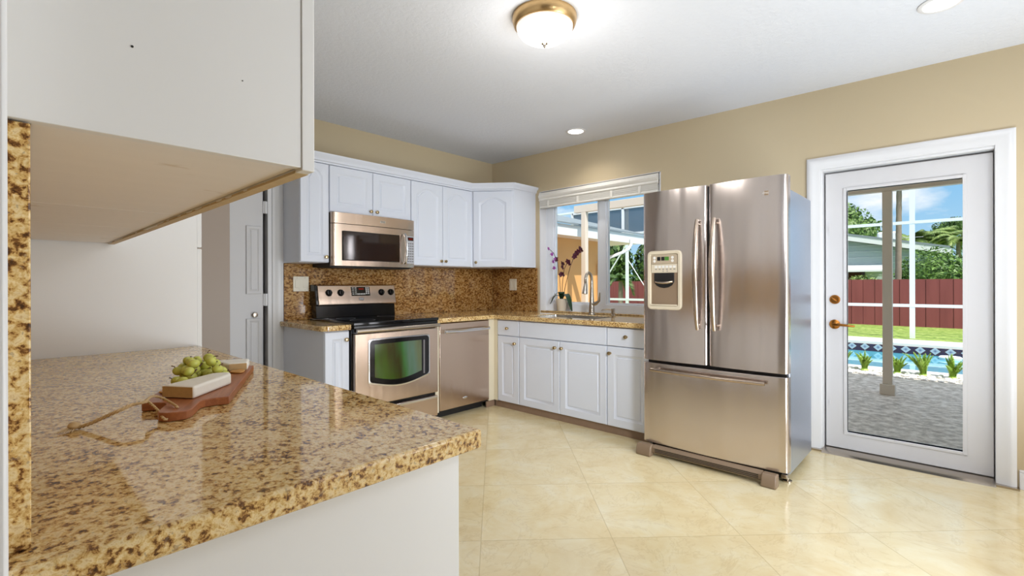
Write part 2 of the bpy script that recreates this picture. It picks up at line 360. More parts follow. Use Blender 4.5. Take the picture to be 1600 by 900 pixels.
# ------------------------------------------------------------------ mesh helpers
ORIG = {}
class MB:
    def __init__(s): s.v, s.f = [], []
    def add(s, vs, fs):
        b = len(s.v); s.v += [tuple(q) for q in vs]; s.f += [tuple(i + b for i in f) for f in fs]; return s
    def box(s, x0, x1, y0, y1, z0, z1):
        vs = [(x, y, z) for x in (x0, x1) for y in (y0, y1) for z in (z0, z1)]
        return s.add(vs, [(0, 1, 3, 2), (4, 6, 7, 5), (0, 4, 5, 1), (2, 3, 7, 6), (0, 2, 6, 4), (1, 5, 7, 3)])
    def fbox(s, F, u0, u1, d0, d1, z0, z1):
        vs = [F(u, d, z) for u in (u0, u1) for d in (d0, d1) for z in (z0, z1)]
        return s.add(vs, [(0, 1, 3, 2), (4, 6, 7, 5), (0, 4, 5, 1), (2, 3, 7, 6), (0, 2, 6, 4), (1, 5, 7, 3)])
    def loops(s, L, cap0=True, cap1=True, closed=True):
        n = len(L[0]); b = len(s.v)
        for l in L: s.v += [tuple(q) for q in l]
        for k in range(len(L) - 1):
            for i in range(n if closed else n - 1):
                j = (i + 1) % n
                s.f.append((b + k * n + i, b + k * n + j, b + (k + 1) * n + j, b + (k + 1) * n + i))
        if cap0: s.f.append(tuple(b + i for i in range(n))[::-1])
        if cap1: s.f.append(tuple(b + (len(L) - 1) * n + i for i in range(n)))
        return s
    def prism(s, pts, fn, t0, t1):
        return s.loops([[fn(a, c, t) for a, c in pts] for t in (t0, t1)])
    def lathe(s, prof, o, ax=(0, 0, 1), n=20, cap0=True, cap1=True):
        ax = Vector(ax).normalized(); a = ax.orthogonal().normalized(); c = ax.cross(a); o = Vector(o)
        return s.loops([[o + ax * h + (a * math.cos(2 * math.pi * i / n) + c * math.sin(2 * math.pi * i / n)) * max(r, 1e-5)
                         for i in range(n)] for r, h in prof], cap0, cap1)
    def tube(s, pts, r, n=10, flat_=None):
        P = [Vector(p) for p in pts]; R = r if isinstance(r, (list, tuple)) else [r] * len(P)
        L = []; a = None
        for i, p in enumerate(P):
            t = (P[min(i + 1, len(P) - 1)] - P[max(i - 1, 0)]).normalized()
            if a is None: a = Vector((0, 0, 1)) if abs(t.z) < 0.9 else Vector((1, 0, 0))
            a = (a - t * a.dot(t)).normalized(); c = t.cross(a)
            k = flat_ or 1.0
            L.append([p + (a * math.cos(2 * math.pi * j / n) * k + c * math.sin(2 * math.pi * j / n)) * R[i] for j in range(n)])
        return s.loops(L)
    def ell(s, c, r, n=14, m=8, rot=None):
        c = Vector(c); L = []
        for k in range(m + 1):
            th = math.pi * k / m
            rr = max(math.sin(th), 1e-3)
            ring = []
            for i in range(n):
                q = Vector((r[0] * rr * math.cos(2 * math.pi * i / n), r[1] * rr * math.sin(2 * math.pi * i / n), r[2] * math.cos(th)))
                if rot is not None: q = rot @ q
                ring.append(c + q)
            L.append(ring)
        return s.loops(L)
    def slab(s, xs, ys, keep, fn, d0, d1):
        """flat slab with openings: cells of the grid where keep(i, j); closed manifold"""
        nx, ny = len(xs), len(ys); K = lambda i, j: 0 <= i < nx - 1 and 0 <= j < ny - 1 and keep(i, j)
        b = len(s.v); ix = lambda i, j, k: b + (i * ny + j) * 2 + k
        for x in xs:
            for y in ys: s.v += [tuple(fn(x, y, d0)), tuple(fn(x, y, d1))]
        for i in range(nx - 1):
            for j in range(ny - 1):
                if not K(i, j): continue
                s.f.append((ix(i, j, 0), ix(i, j + 1, 0), ix(i + 1, j + 1, 0), ix(i + 1, j, 0)))
                s.f.append((ix(i, j, 1), ix(i + 1, j, 1), ix(i + 1, j + 1, 1), ix(i, j + 1, 1)))
                for (di, dj, p, q) in ((-1, 0, (i, j), (i, j + 1)), (1, 0, (i + 1, j), (i + 1, j + 1)),
                                       (0, -1, (i, j), (i + 1, j)), (0, 1, (i, j + 1), (i + 1, j + 1))):
                    if not K(i + di, j + dj): s.f.append((ix(*p, 0), ix(*q, 0), ix(*q, 1), ix(*p, 1)))
        return s
    def build(s, name, mat, parent=None, bevel=0.0, seg=2, smooth=True, angle=38, noclean=False):
        if parent is not None: o0 = ORIG[parent]
        else:
            xs = [v[0] for v in s.v]; ys = [v[1] for v in s.v]; zs = [v[2] for v in s.v]
            o0 = Vector(((min(xs) + max(xs)) / 2, (min(ys) + max(ys)) / 2, min(zs)))
        me = bpy.data.meshes.new(name)
        me.from_pydata([Vector(v) - o0 for v in s.v], [], s.f)
        bm = bmesh.new(); bm.from_mesh(me)
        if not noclean:
            loose = [v for v in bm.verts if not v.link_faces]
            bmesh.ops.delete(bm, geom=loose, context='VERTS')
            bmesh.ops.remove_doubles(bm, verts=bm.verts, dist=1e-6)
            bmesh.ops.recalc_face_normals(bm, faces=bm.faces)
        bm.to_mesh(me); bm.free()
        me.materials.append(mat)
        if smooth:
            for p in me.polygons: p.use_smooth = True
            me.set_sharp_from_angle(angle=math.radians(angle))
        o = bpy.data.objects.new(name, me); COL.objects.link(o)
        if parent is not None: o.parent = parent
        else: o.location = o0
        ORIG[o] = o0
        if bevel:
            b = o.modifiers.new('bevel', 'BEVEL'); b.width = bevel; b.segments = seg; b.limit_method = 'ANGLE'; b.angle_limit = math.radians(50)
        return o
def tag(o, label=None, cat=None, group=None, kind=None):
    for k, v in (('label', label), ('category', cat), ('group', group), ('kind', kind)):
        if v: o[k] = v
    return o
def thing(name, label, cat, loc, group=None):
    o = bpy.data.objects.new(name, None); COL.objects.link(o); o.location = loc; o.empty_display_size = 0.1
    ORIG[o] = Vector(loc); return tag(o, label, cat, group)
def structure(o): o['kind'] = 'structure'; return o
def copy_tree(o, parent=None, shift=(0, 0, 0)):
    c = o.copy(); COL.objects.link(c)
    if parent is not None: c.parent = parent; ORIG[c] = ORIG[parent]
    else: c.location = Vector(o.location) + Vector(shift); ORIG[c] = ORIG[o] + Vector(shift)
    for ch in list(o.children): copy_tree(ch, c)
    return c
def FB(y0): return lambda u, d, z: (u, y0 - d, z)          # faces -Y
def FR(x0): return lambda u, d, z: (x0 - d, u, z)          # faces -X
def FL(x0): return lambda u, d, z: (x0 + d, u, z)          # faces +X
def text_part(txt, name, size, mat, parent, F, u, z, d, depth=0.001, flip=False):
    cu = bpy.data.curves.new(name, 'FONT'); cu.body = txt; cu.size = size; cu.extrude = depth; cu.align_x = 'CENTER'; cu.align_y = 'CENTER'
    t = bpy.data.objects.new(name, cu); COL.objects.link(t)
    bpy.context.view_layer.update()
    me = bpy.data.meshes.new_from_object(t.evaluated_get(bpy.context.evaluated_depsgraph_get()))
    bpy.data.objects.remove(t)
    mb = MB(); sx = -1 if flip else 1
    mb.v = [F(u + sx * v.co.x, d + v.co.z, z + v.co.y) for v in me.vertices]
    mb.f = [tuple(p.vertices) for p in me.polygons]
    return mb.build(name, mat, parent, smooth=False)

# ------------------------------------------------------------------ room dimensions
W, YR = 4.124, 4.171           # window wall plane, range wall plane
XL = 0.0                        # left wall plane
def ceil_z(y): return 2.636 + 0.0139 * y

# ================================================================== STRUCTURE
structure(MB().box(-2.6, W + 0.2, -2.6, YR + 1.4, -0.12, 0.0).build('floor', M['floor']))
zc0, zc1 = ceil_z(-2.6), ceil_z(YR + 1.4)
mb = MB().loops([[(x, y, z) for x, y, z in ((-2.6, -2.6, zc0 + h), (W + 0.2, -2.6, zc0 + h), (W + 0.2, YR + 1.4, zc1 + h), (-2.6, YR + 1.4, zc1 + h))] for h in (0, 0.12)])
structure(mb.build('ceiling', M['ceiling']))
# window wall with openings for the window and the patio door
WY0, WY1, WZ0, WZ1 = 1.985, 3.421, 0.919, 2.252
DY0, DY1, DZ1 = -0.20, 0.765, 2.085
ys = [-2.6, DY0, DY1, WY0, WY1, YR]; zs = [0.0, WZ0, DZ1, WZ1, 2.80]
def keepw(i, j):
    if i == 1 and j <= 1: return False
    if i == 3 and j in (1, 2): return False
    return True
mb = MB().slab(ys, zs, keepw, lambda a, c, d: (W + d, a, c), 0.0, 0.2)
structure(mb.build('wall_right', M['wall'], smooth=False))
# range wall with hall door opening
structure(MB().slab([1.235, 1.535, W + 0.2], [0, 2.06, 2.80], lambda i, j: not (i == 0 and j == 0), lambda a, c, d: (a, YR + d, c), 0, 0.12).build('wall_back', M['wall'], smooth=False))
structure(MB().box(-0.13, 1.235, YR, YR + 0.12, 0, 2.8).build('wall_back_left', M['wall_shaded'], smooth=False))
structure(MB().box(-0.13, 0.0, 0.76, YR, 0, 2.8).build('wall_left', M['white_wall'], smooth=False))
structure(MB().box(-2.6, W, -2.72, -2.6, 0, 2.8).build('wall_front', M['wall'], smooth=False))
structure(MB().box(-2.72, -2.6, -2.6, YR, 0, 2.8).build('wall_hallway', M['wall_shaded'], smooth=False))
structure(MB().box(-2.6, -0.13, YR, YR + 0.12, 0, 2.8).build('wall_far_left', M['wall_shaded'], smooth=False))
# hall beyond the narrow doorway
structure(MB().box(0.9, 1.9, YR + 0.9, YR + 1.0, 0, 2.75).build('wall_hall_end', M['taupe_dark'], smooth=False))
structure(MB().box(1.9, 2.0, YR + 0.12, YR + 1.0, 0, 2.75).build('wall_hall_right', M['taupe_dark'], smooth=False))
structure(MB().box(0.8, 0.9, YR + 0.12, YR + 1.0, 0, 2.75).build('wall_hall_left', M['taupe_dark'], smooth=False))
# end casing of the left wall next to the camera
mb = MB().box(-0.15, 0.0066, 0.715, 0.76, 0, 2.62)
structure(mb.build('trim_1', M['trim'], bevel=0.004))
# hall doorway casing
mb = MB(); F = FB(YR)
prof = [(0, 0), (0, 0.016), (0.018, 0.022), (0.05, 0.022), (0.06, 0.015), (0.085, 0.012), (0.092, 0)]
mb.loops([[F(1.637 - a, d, z) for a, d in prof] for z in (0, 2.15)])
mb.box(1.515, 1.545, YR - 0.008, YR + 0.1, 0, 2.06)
structure(mb.build('trim_2', M['trim'], bevel=0.002))
# hall door
d2 = MB()
d2.box(1.238, 1.484, YR + 0.012, YR + 0.047, 0.01, 2.05)
d2o = structure(d2.build('door_2', M['door_white'], bevel=0.002))
def raised(F, u0, u1, z0, z1, th=0.019, m=0.055, arch=0.0, N=11):
    """raised-panel leaf: rectangle with a routed groove and a raised field, optional arched head"""
    def loop(mu, d, ar):
        a, b_ = u0 + mu, u1 - mu; zb = z0 + mu; zt = z1 - mu
        pts = [F(a, d, zb), F(b_, d, zb)]
        for i in range(N):
            t = i / (N - 1); u = b_ + (a - b_) * t
            q = min(max((t - 0.06) / 0.88, 0), 1)
            z = zt - (ar * (1 - math.sin(math.pi * q) ** 0.8) if ar else 0)
            pts.append(F(u, d, z))
        return pts
    k = min(1.0, th / 0.019)
    L = [loop(0, 0, 0), loop(0, th - 0.004 * k, 0), loop(0.004 * k, th, 0), loop(m, th, arch), loop(m + 0.003, th - 0.003 * k, arch),
         loop(m + 0.021 * k, th - 0.0115 * k, arch), loop(m + 0.024 * k, th - 0.0115 * k, arch), loop(m + 0.027 * k, th - 0.006 * k, arch)]
    return MB().loops(L)
def knob(F, u, z, d, parent, mat=None, r=0.0155):
    c = F(u, d, z); n = Vector(F(u, d + 1, z)) - Vector(c)
    mb = MB().lathe([(r * 0.75, 0), (r * 0.75, 0.003), (r * 0.42, 0.006), (r * 0.4, 0.013), (r * 0.95, 0.018), (r, 0.022), (r * 0.8, 0.027), (r * 0.3, 0.029)], c, n, 16)
    return mb.build('knob', mat or M['knob'], parent)
F = FB(YR + 0.012)
raised(F, 1.355, 1.47, 1.15, 1.70, 0.012, 0.02).build('panel', M['door_white'], d2o)
raised(F, 1.355, 1.47, 0.20, 0.95, 0.012, 0.02).build('panel', M['door_white'], d2o)
for z in (1.86, 1.10, 0.25):
    MB().box(1.484, 1.515, YR + 0.002, YR + 0.018, z - 0.05, z + 0.05).lathe([(0.007, 0), (0.007, 0.1)], (1.499, YR - 0.001, z - 0.05), (0, 0, 1), 10).build('hinge', M['trim'], d2o)
knob(F, 1.416, 0.98, 0.0, d2o, M['nickel'], 0.022)
# baseboard right of the patio door
structure(MB().box(W - 0.014, W, -2.6, -0.262, 0, 0.10).box(W - 0.010, W, -2.6, -0.262, 0.10, 0.115).build('baseboard_right', M['trim'], bevel=0.003))

# ---- patio door: casing, jamb, leaf, glass, hardware
F = FR(W)
prof = [(0, 0), (0, 0.014), (0.012, 0.024), (0.03, 0.026), (0.045, 0.018), (0.075, 0.015), (0.088, 0.010), (0.088, 0)]
A0, A1, AZ = -0.252, 0.826, 2.144
L = []
for a, d in prof:
    pass
mb = MB()
path = [(A1, 0.0, -1, 0), (A1, AZ, -1, -1), (A0, AZ, 1, -1), (A0, 0.0, 1, 0)]
mb.loops([[F(u + sx * a, d, z + sz * a) for a, d in prof] for u, z, sx, sz in path])
structure(mb.build('trim_3', M['trim']))
mb = MB()
for (u0, u1, z0, z1) in ((0.728, 0.765, 0, 2.085), (-0.20, -0.163, 0, 2.085), (-0.163, 0.728, 2.040, 2.085)):
    mb.fbox(F, u0, u1, -0.16, -0.001, z0, z1)
for (u0, u1, z0, z1) in ((0.716, 0.728, 0, 2.04), (-0.163, -0.151, 0, 2.04), (-0.151, 0.716, 2.028, 2.040)):
    mb.fbox(F, u0, u1, -0.16, -0.095, z0, z1)
structure(mb.build('trim_4', M['trim'], bevel=0.002))
mb = MB().box(W - 0.05, W + 0.19, -0.262, 0.80, 0.0, 0.012)
mb.prism([(W - 0.07, 0.0), (W - 0.05, 0.012), (W - 0.01, 0.02), (W + 0.16, 0.022), (W + 0.16, 0.0)], lambda a, c, t: (a, t, c), -0.163, 0.728)
structure(mb.build('threshold', M['nickel']))
LX = W + 0.05
GY0, GY1, GZ0, GZ1 = -0.021, 0.59, 0.150, 1.890
mb = MB().slab([-0.158, GY0, GY1, 0.718], [0.026, GZ0, GZ1, 2.026], lambda i, j: not (i == 1 and j == 1), lambda a, c, d: (LX + d, a, c), 0, 0.044)
door1 = structure(mb.build('door_1', M['door_white'], bevel=0.003))
mb = MB()
for (u0, u1, z0, z1) in ((GY0 - 0.02, GY0, GZ0 - 0.02, GZ1 + 0.02), (GY1, GY1 + 0.02, GZ0 - 0.02, GZ1 + 0.02), (GY0, GY1, GZ0 - 0.02, GZ0), (GY0, GY1, GZ1, GZ1 + 0.02)):
    mb.box(LX - 0.006, LX + 0.05, u0, u1, z0, z1)
mb.build('glazing_bead', M['door_white'], door1, bevel=0.003)
MB().box(LX + 0.018, LX + 0.024, GY0, GY1, GZ0, GZ1).build('glass', M['glass'], door1, smooth=False)
FD = FR(LX)
db = MB().lathe([(0.033, 0), (0.033, 0.006), (0.026, 0.012), (0.0, 0.013)], FD(0.661, 0, 1.104), (-1, 0, 0), 24).build('deadbolt', M['brass'], door1)
mb = MB(); rot = Matrix.Rotation(math.radians(40), 3, 'X')
c = Vector(FD(0.661, 0.022, 1.104)); mb.ell(c, (0.010, 0.024, 0.007), 12, 6, rot)
mb.lathe([(0.007, 0), (0.007, 0.015)], FD(0.661, 0.01, 1.104), (-1, 0, 0), 10)
mb.build('thumb_turn', M['brass'], db)
hd = MB().lathe([(0.034, 0), (0.034, 0.007), (0.024, 0.014), (0.013, 0.018), (0.012, 0.045), (0.0, 0.046)], FD(0.662, 0, 0.923), (-1, 0, 0), 24).build('handle_rosette', M['brass'], door1)
MB().tube([FD(0.662, 0.040, 0.923), FD(0.64, 0.048, 0.923), FD(0.60, 0.052, 0.922), FD(0.555, 0.046, 0.918), FD(0.538, 0.040, 0.917)], [0.010, 0.010, 0.009, 0.008, 0.006], 10).build('lever', M['brass'], hd)
for z in (1.62, 0.35):
    MB().box(LX - 0.003, LX, 0.688, 0.700, z - 0.05, z + 0.05).box(LX - 0.008, LX - 0.003, 0.690, 0.698, z - 0.012, z + 0.012).build('latch_plate', M['door_white'], door1)
MB().box(W - 0.002, W + 0.016, -0.195, -0.192, 0.42, 0.46).build('strike_plate', M['nickel'], door1)

# ---- kitchen window
XW = W + 0.10
win = structure(MB().slab([WY0, WY0 + 0.07, 2.630, 2.714, 3.306, WY1], [WZ0, 1.012, 2.135, WZ1], lambda i, j: not (j == 1 and i in (1, 3)),
      lambda a, c, d: (XW + d, a, c), 0, 0.075).build('window_1', M['vinyl'], bevel=0.004))
mb = MB()
for (y0, y1) in ((WY0 + 0.07, 2.630), (2.714, 3.306)):
    for (u0, u1, z0, z1) in ((y0, y0 + 0.018, 1.012, 2.135), (y1 - 0.018, y1, 1.012, 2.135), (y0 + 0.018, y1 - 0.018, 1.012, 1.030), (y0 + 0.018, y1 - 0.018, 2.117, 2.135)):
        mb.box(XW + 0.012, XW + 0.05, u0, u1, z0, z1)
mb.build('sash', M['vinyl'], win, bevel=0.003)
for (y0, y1) in ((WY0 + 0.07, 2.630), (2.714, 3.306)):
    MB().box(XW + 0.028, XW + 0.033, y0 + 0.018, y1 - 0.018, 1.030, 2.117).build('pane', M['glass'], win, smooth=False)
mb = MB().box(W, XW, WY1 - 0.012, WY1, WZ0, WZ1).box(W, XW, WY0, WY0 + 0.012, WZ0, WZ1).box(W, XW, WY0, WY1, WZ1 - 0.006, WZ1)
structure(mb.build('trim_5', M['trim'], smooth=False))

# ================================================================== NEAR LEFT: hanging cabinet, splash slab, peninsula, pantry
PZ = 0.916
t = thing('wall_cabinet', 'large white wall cabinet close to the camera with stained bare underside', 'cabinet', (0.18, 1.8, 1.412))
SB = 1.412
mb = MB().slab([0.0015, 0.334], [0.795, 1.55, 2.04, 2.40, 2.795], lambda i, j: True, lambda a, c, d: (a, c, d), SB + 0.012, ceil_z(0.8) - 0.03)
mb.build('body', M['cab_near'], t, smooth=False)
MB().box(0.002, 0.335, 0.778, 0.796, SB - 0.002, ceil_z(0.78) - 0.03).build('end_panel', M['cab_near'], t, bevel=0.001)
MB().box(0.335, 0.356, 0.776, 2.795, SB - 0.006, ceil_z(0.78) - 0.03).build('face_frame', M['cab_near'], t, bevel=0.0015)
bounds = [0.797, 1.545, 2.02, 2.40, 2.795]
for a, c in zip(bounds, bounds[1:]):
    MB().box(0.026, 0.333, a + 0.002, c - 0.002, SB - 0.0005, SB + 0.0115).build('bottom_panel', M['underside'], t, bevel=0.001)
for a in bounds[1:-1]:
    MB().box(0.027, 0.332, a - 0.0019, a + 0.0019, SB + 0.0005, SB + 0.0105).build('joint', M['taupe_dark'], t, smooth=False)  # dark strip in the panel gap for its shadow line and dirty caulk
mb = MB(); pts = []
random.seed(3)
for i in range(60):
    y = 0.80 + i * 1.98 / 59; pts.append((y, 0.334 + 0.0016 * random.random() + (0.004 if 30 < i < 36 else 0)))
mb.loops([[(x, y, SB - 0.0025) for y, x in pts] + [(0.3555, y, SB - 0.0025) for y, x in pts[::-1]], [(x, y, SB - 0.007) for y, x in pts] + [(0.3555, y, SB - 0.007) for y, x in pts[::-1]]])
mb.build('bare_edge', M['raw_edge'], t, smooth=False)
for (x, z) in ((0.118, 1.528), (0.248, 1.524)):
    MB().lathe([(0.0016 if x < 0.2 else 0.0009, 0), (0.0016 if x < 0.2 else 0.0009, 0.0006)], (x, 0.778, z), (0, -1, 0), 8).build('screw_hole', M['black_matte'], t)
mb = MB().box(0.0015, 0.0255, 0.785, 2.795, PZ + 0.0003, SB - 0.004)
tag(mb.build('granite_splash', M['granite'], bevel=0.0015), 'granite backsplash slab seen edge on at the far left above the peninsula', 'backsplash')
# peninsula top and cabinet
mb = MB().box(0.0025, 0.694, 0.734, 2.795, PZ - 0.040, PZ)
tag(mb.build('peninsula_countertop', M['granite'], bevel=0.006, seg=3), 'big glossy granite peninsula countertop in the foreground', 'countertop')
t = thing('peninsula_cabinet', 'white base cabinet with plain end panel under the foreground granite', 'cabinet', (0.33, 1.8, 0))
MB().box(0.004, 0.640, 0.79, 2.795, 0.09, PZ - 0.041).build('body', M['cab_near'], t, smooth=False)
MB().box(0.004, 0.662, 0.772, 0.79, 0.0, PZ - 0.041).build('end_panel', M['cab_near'], t, bevel=0.001)
MB().box(0.05, 0.58, 0.80, 2.79, 0.0, 0.089).build('toe_kick', M['toe'], t, smooth=False)
Fp = FL(0.641)
for (a, c) in ((0.80, 1.28), (1.285, 1.78), (1.785, 2.28), (2.285, 2.78)):
    o = raised(Fp, a, c, 0.10, 0.70).build('door', M['cab_near'], t); knob(Fp, c - 0.04, 0.65, 0.019, o)
    o = MB().fbox(Fp, a, c, 0, 0.019, 0.71, 0.865).build('drawer', M['cab_near'], t, bevel=0.003); knob(Fp, (a + c) / 2, 0.79, 0.019, o)
t = thing('pantry_cabinet', 'tall white pantry cabinet whose side closes the far end of the peninsula', 'cabinet', (0.35, 3.1, 0))
MB().box(0.004, 0.682, 2.80, 3.40, 0.0, 2.30).build('body', M['cab_near'], t, bevel=0.0015)
Fp = FL(0.683)
for (a, c) in ((0.10, 1.404), (1.412, 2.29)):
    o = raised(Fp, 2.803, 3.098, a, c, 0.02, 0.055).build('door', M['cab_near'], t)
    knob(Fp, 3.06, 1.30 if a < 1 else 1.5, 0.02, o)
    o = raised(Fp, 3.102, 3.397, a, c, 0.02, 0.055).build('door', M['cab_near'], t)
    knob(Fp, 3.14, 1.30 if a < 1 else 1.5, 0.02, o)

# ---- cutting board with cheese, grapes and rope
BU, BV, BO = Vector((0.42, 0.907, 0)).normalized(), Vector((0.907, -0.42, 0)).normalized(), Vector((0.3175, 1.40, PZ))
def bd(u, v, h): return BO + BU * u + BV * v + Vector((0, 0, h))
outl = [(0.51, -0.092), (0.51, 0.092), (0.0, 0.092), (-0.006, 0.060), (-0.014, 0.042), (-0.030, 0.034), (-0.105, 0.033), (-0.122, 0.026), (-0.130, 0.010),
        (-0.130, -0.010), (-0.122, -0.026), (-0.105, -0.033), (-0.030, -0.034), (-0.014, -0.042), (-0.006, -0.060), (0.0, -0.092)]
t = thing('cutting_board', 'paddle-shaped brown wooden serving board with rope loop on the peninsula', 'cutting board', BO)
MB().prism(outl, lambda a, c, h: bd(a, c, h), 0.001, 0.021).build('board', M['board'], t, bevel=0.002)
def rope(pts, name, parent, r=0.0023):
    P = [Vector(p) for p in pts]; fine = []
    for i in range(len(P) - 1):
        p0, p1, p2, p3 = P[max(i - 1, 0)], P[i], P[i + 1], P[min(i + 2, len(P) - 1)]
        for k in range(16):
            s_ = k / 16
            fine.append(0.5 * ((2 * p1) + (-p0 + p2) * s_ + (2 * p0 - 5 * p1 + 4 * p2 - p3) * s_ ** 2 + (-p0 + 3 * p1 - 3 * p2 + p3) * s_ ** 3))
    fine.append(P[-1])
    mb = MB()
    for ph in (0, math.pi):
        q = []; ln = 0
        for i, p in enumerate(fine):
            tg = (fine[min(i + 1, len(fine) - 1)] - fine[max(i - 1, 0)]).normalized()
            a = tg.cross(Vector((0, 0, 1)));  a = a.normalized() if a.length > 1e-4 else Vector((1, 0, 0))
            b_ = a.cross(tg)
            if i: ln += (p - fine[i - 1]).length
            th = ln / 0.0085 * math.pi + ph
            q.append(p + (a * math.cos(th) + b_ * math.sin(th)) * r * 0.6)
        mb.tube(q, r * 0.8, 7)
    return mb.build(name, M['rope'], parent)
hz = PZ + 0.004
ROPE_A = [(0.268, 1.385, 0.950), (0.248, 1.395, 0.958)]
ROPE_B = [(0.246, 1.330, 0.937), (0.234, 1.370, 0.953)]
ROPE_TAIL = [(0.222, 1.335, 0.960), (0.196, 1.325, 0.959), (0.174, 1.315, 0.953), (0.150, 1.330, 0.940), (0.128, 1.345, 0.928), (0.112, 1.360, 0.921)]
rope([bd(-0.085, 0.0, 0.019), bd(-0.088, -0.002, 0.026)] + ROPE_A + ROPE_TAIL, 'rope', t)
rope([bd(-0.116, -0.006, 0.0045), bd(-0.134, -0.014, 0.010)] + ROPE_B + [(x + 0.003, y + 0.003, z - 0.002) for x, y, z in ROPE_TAIL], 'rope', t)
mb = MB().ell((0.108, 1.364, PZ + 0.009), (0.011, 0.013, 0.008), 10, 6)
for k in range(7):
    a = 2.4 + 0.25 * k
    mb.tube([(0.108, 1.364, PZ + 0.008), (0.108 + 0.016 * math.cos(a + 1), 1.364 - 0.012 * math.sin(a), PZ + 0.005), (0.108 - 0.03 + 0.004 * k, 1.364 - 0.02 - 0.002 * k, PZ + 0.003)], [0.002, 0.0015, 0.0008], 6)
mb.build('rope_knot', M['rope'], t)
# cheese wedges
def cheese(name, pts, h, label, cut_faces):
    c = sum((bd(a, b_, 0.021) for a, b_ in pts), Vector()) / len(pts)
    t = thing(name, label, 'cheese', c)
    MB().prism(pts, lambda a, b_, z: bd(a, b_, z), 0.0215, 0.0215 + h).build('rind', M['rind'], t, bevel=0.007, seg=4)
    for (p, q) in cut_faces:
        p, q = Vector((*p, 0)), Vector((*q, 0)); d = (q - p).normalized(); n = Vector((d.y, -d.x, 0)) * 0.0012
        if n.dot(Vector((sum(a for a, _ in pts) / len(pts), sum(b_ for _, b_ in pts) / len(pts), 0)) - p) > 0: n = -n
        p2, q2 = p + d * 0.003, q - d * 0.003
        mb = MB().loops([[bd(v.x, v.y, z) for v, z in ((a_, 0.024), (b__, 0.024), (b__, 0.0195 + h), (a_, 0.0195 + h))] for a_, b__ in ((p2, q2), (p2 + n, q2 + n))])
        mb.build('cut_face', M['cheese'], t)
cheese('cheese_wedge', [(0.046, -0.063), (-0.004, 0.016), (0.165, 0.072), (0.190, 0.068), (0.200, 0.050), (0.195, 0.020)], 0.031,
       'long white-rind cheese wedge at the front of the board, cut end forward', [((0.046, -0.063), (-0.004, 0.016))])
cheese('cheese_wedge', [(0.395, 0.030), (0.405, 0.086), (0.500, 0.080), (0.505, -0.03)], 0.026,
       'pale cheese wedge at the far end of the board behind the grapes', [((0.395, 0.030), (0.405, 0.086))])
# dried fruit slices
for k, (u, v, lab) in enumerate(((0.372, 0.062, 'thin dried fruit slice on the board in front of the far cheese wedge'), (0.115, -0.062, 'thin dried fruit slice between the front cheese wedge and the grapes'))):
    ring = []
    for i in range(16):
        a = 2 * math.pi * i / 16; r = 0.026 * (1 + 0.12 * math.sin(3 * a + k))
        ring.append((u + r * math.cos(a), v + r * 0.8 * math.sin(a)))
    o = MB().prism(ring, lambda a, c, z: bd(a, c, z + 0.15 * (a - u) * (c - v) * 20 * 0.02), 0.0222, 0.027).build('fruit_slice', M['cracker'], bevel=0.0015)
    tag(o, lab, 'dried fruit')
t = thing('grape_bunch', 'bunch of green grapes on the wooden board behind the front cheese', 'grapes', bd(0.27, -0.03, 0.021))
random.seed(11)
layers = [(0.039, 0.020, 1.0, 19), (0.059, 0.022, 0.80, 13), (0.080, 0.02, 0.50, 7)]
gp = []
for (h, _, sp, n) in layers:
    tries = 0; cnt = 0
    while cnt < n and tries < 3000:
        tries += 1
        a = random.random() * 2 * math.pi; q = math.sqrt(random.random())
        u, v = 0.270 + 0.135 * sp * q * math.cos(a), -0.020 + 0.068 * sp * q * math.sin(a)
        if v > (u - 0.046) * 0.35 - 0.075 and u < 0.215: continue
        c = bd(u, v, h + random.uniform(-0.002, 0.004))
        if all((c - g).length > 0.0235 for g in gp): gp.append(c); cnt += 1
for c in gp:
    rot = Matrix.Rotation(random.random() * 6, 3, 'Z') @ Matrix.Rotation(random.uniform(-0.6, 0.6) + 1.57, 3, 'Y')
    s_ = random.uniform(0.92, 1.08)
    MB().ell(c, (0.0128 * s_, 0.0128 * s_, 0.0158 * s_), 14, 8, rot).build('grape', M['grape'], t)
mb = MB()
for c in gp[::2]:
    d = Vector((random.uniform(-1, 1), random.uniform(-1, 0.2), random.uniform(0.3, 1))).normalized()
    mb.tube([c + d * 0.010, c + d * 0.017, c + d * 0.024 + Vector((random.uniform(-.006, .006), random.uniform(-.006, .006), -0.003))], [0.0012, 0.0012, 0.0016], 6)
mb.tube([bd(0.19, -0.03, 0.05), bd(0.24, -0.02, 0.066), bd(0.30, -0.02, 0.072), bd(0.36, -0.01, 0.055)], 0.002, 6)
mb.build('stem', M['grape_stem'], t)

# ================================================================== RANGE WALL
CZ = 0.918                      # worktop height
BFY, BFX = 3.41, 3.39           # front planes of base units (door fronts) on the two walls
# base cabinet left of the range
t = thing('base_cabinet', 'narrow white base cabinet between the doorway and the range', 'cabinet', (1.73, 3.8, 0))
MB().box(1.636, 1.832, BFY + 0.019, YR - 0.002, 0.09, CZ - 0.041).build('body', M['cab'], t, bevel=0.001)
MB().box(1.646, 1.822, BFY + 0.07, YR - 0.01, 0.0, 0.0895).build('toe_kick', M['toe'], t, smooth=False)
o = raised(FB(BFY + 0.019), 1.638, 1.829, 0.10, 0.868).build('door', M['cab'], t)
knob(FB(BFY), 1.802, 0.805, 0.0, o)
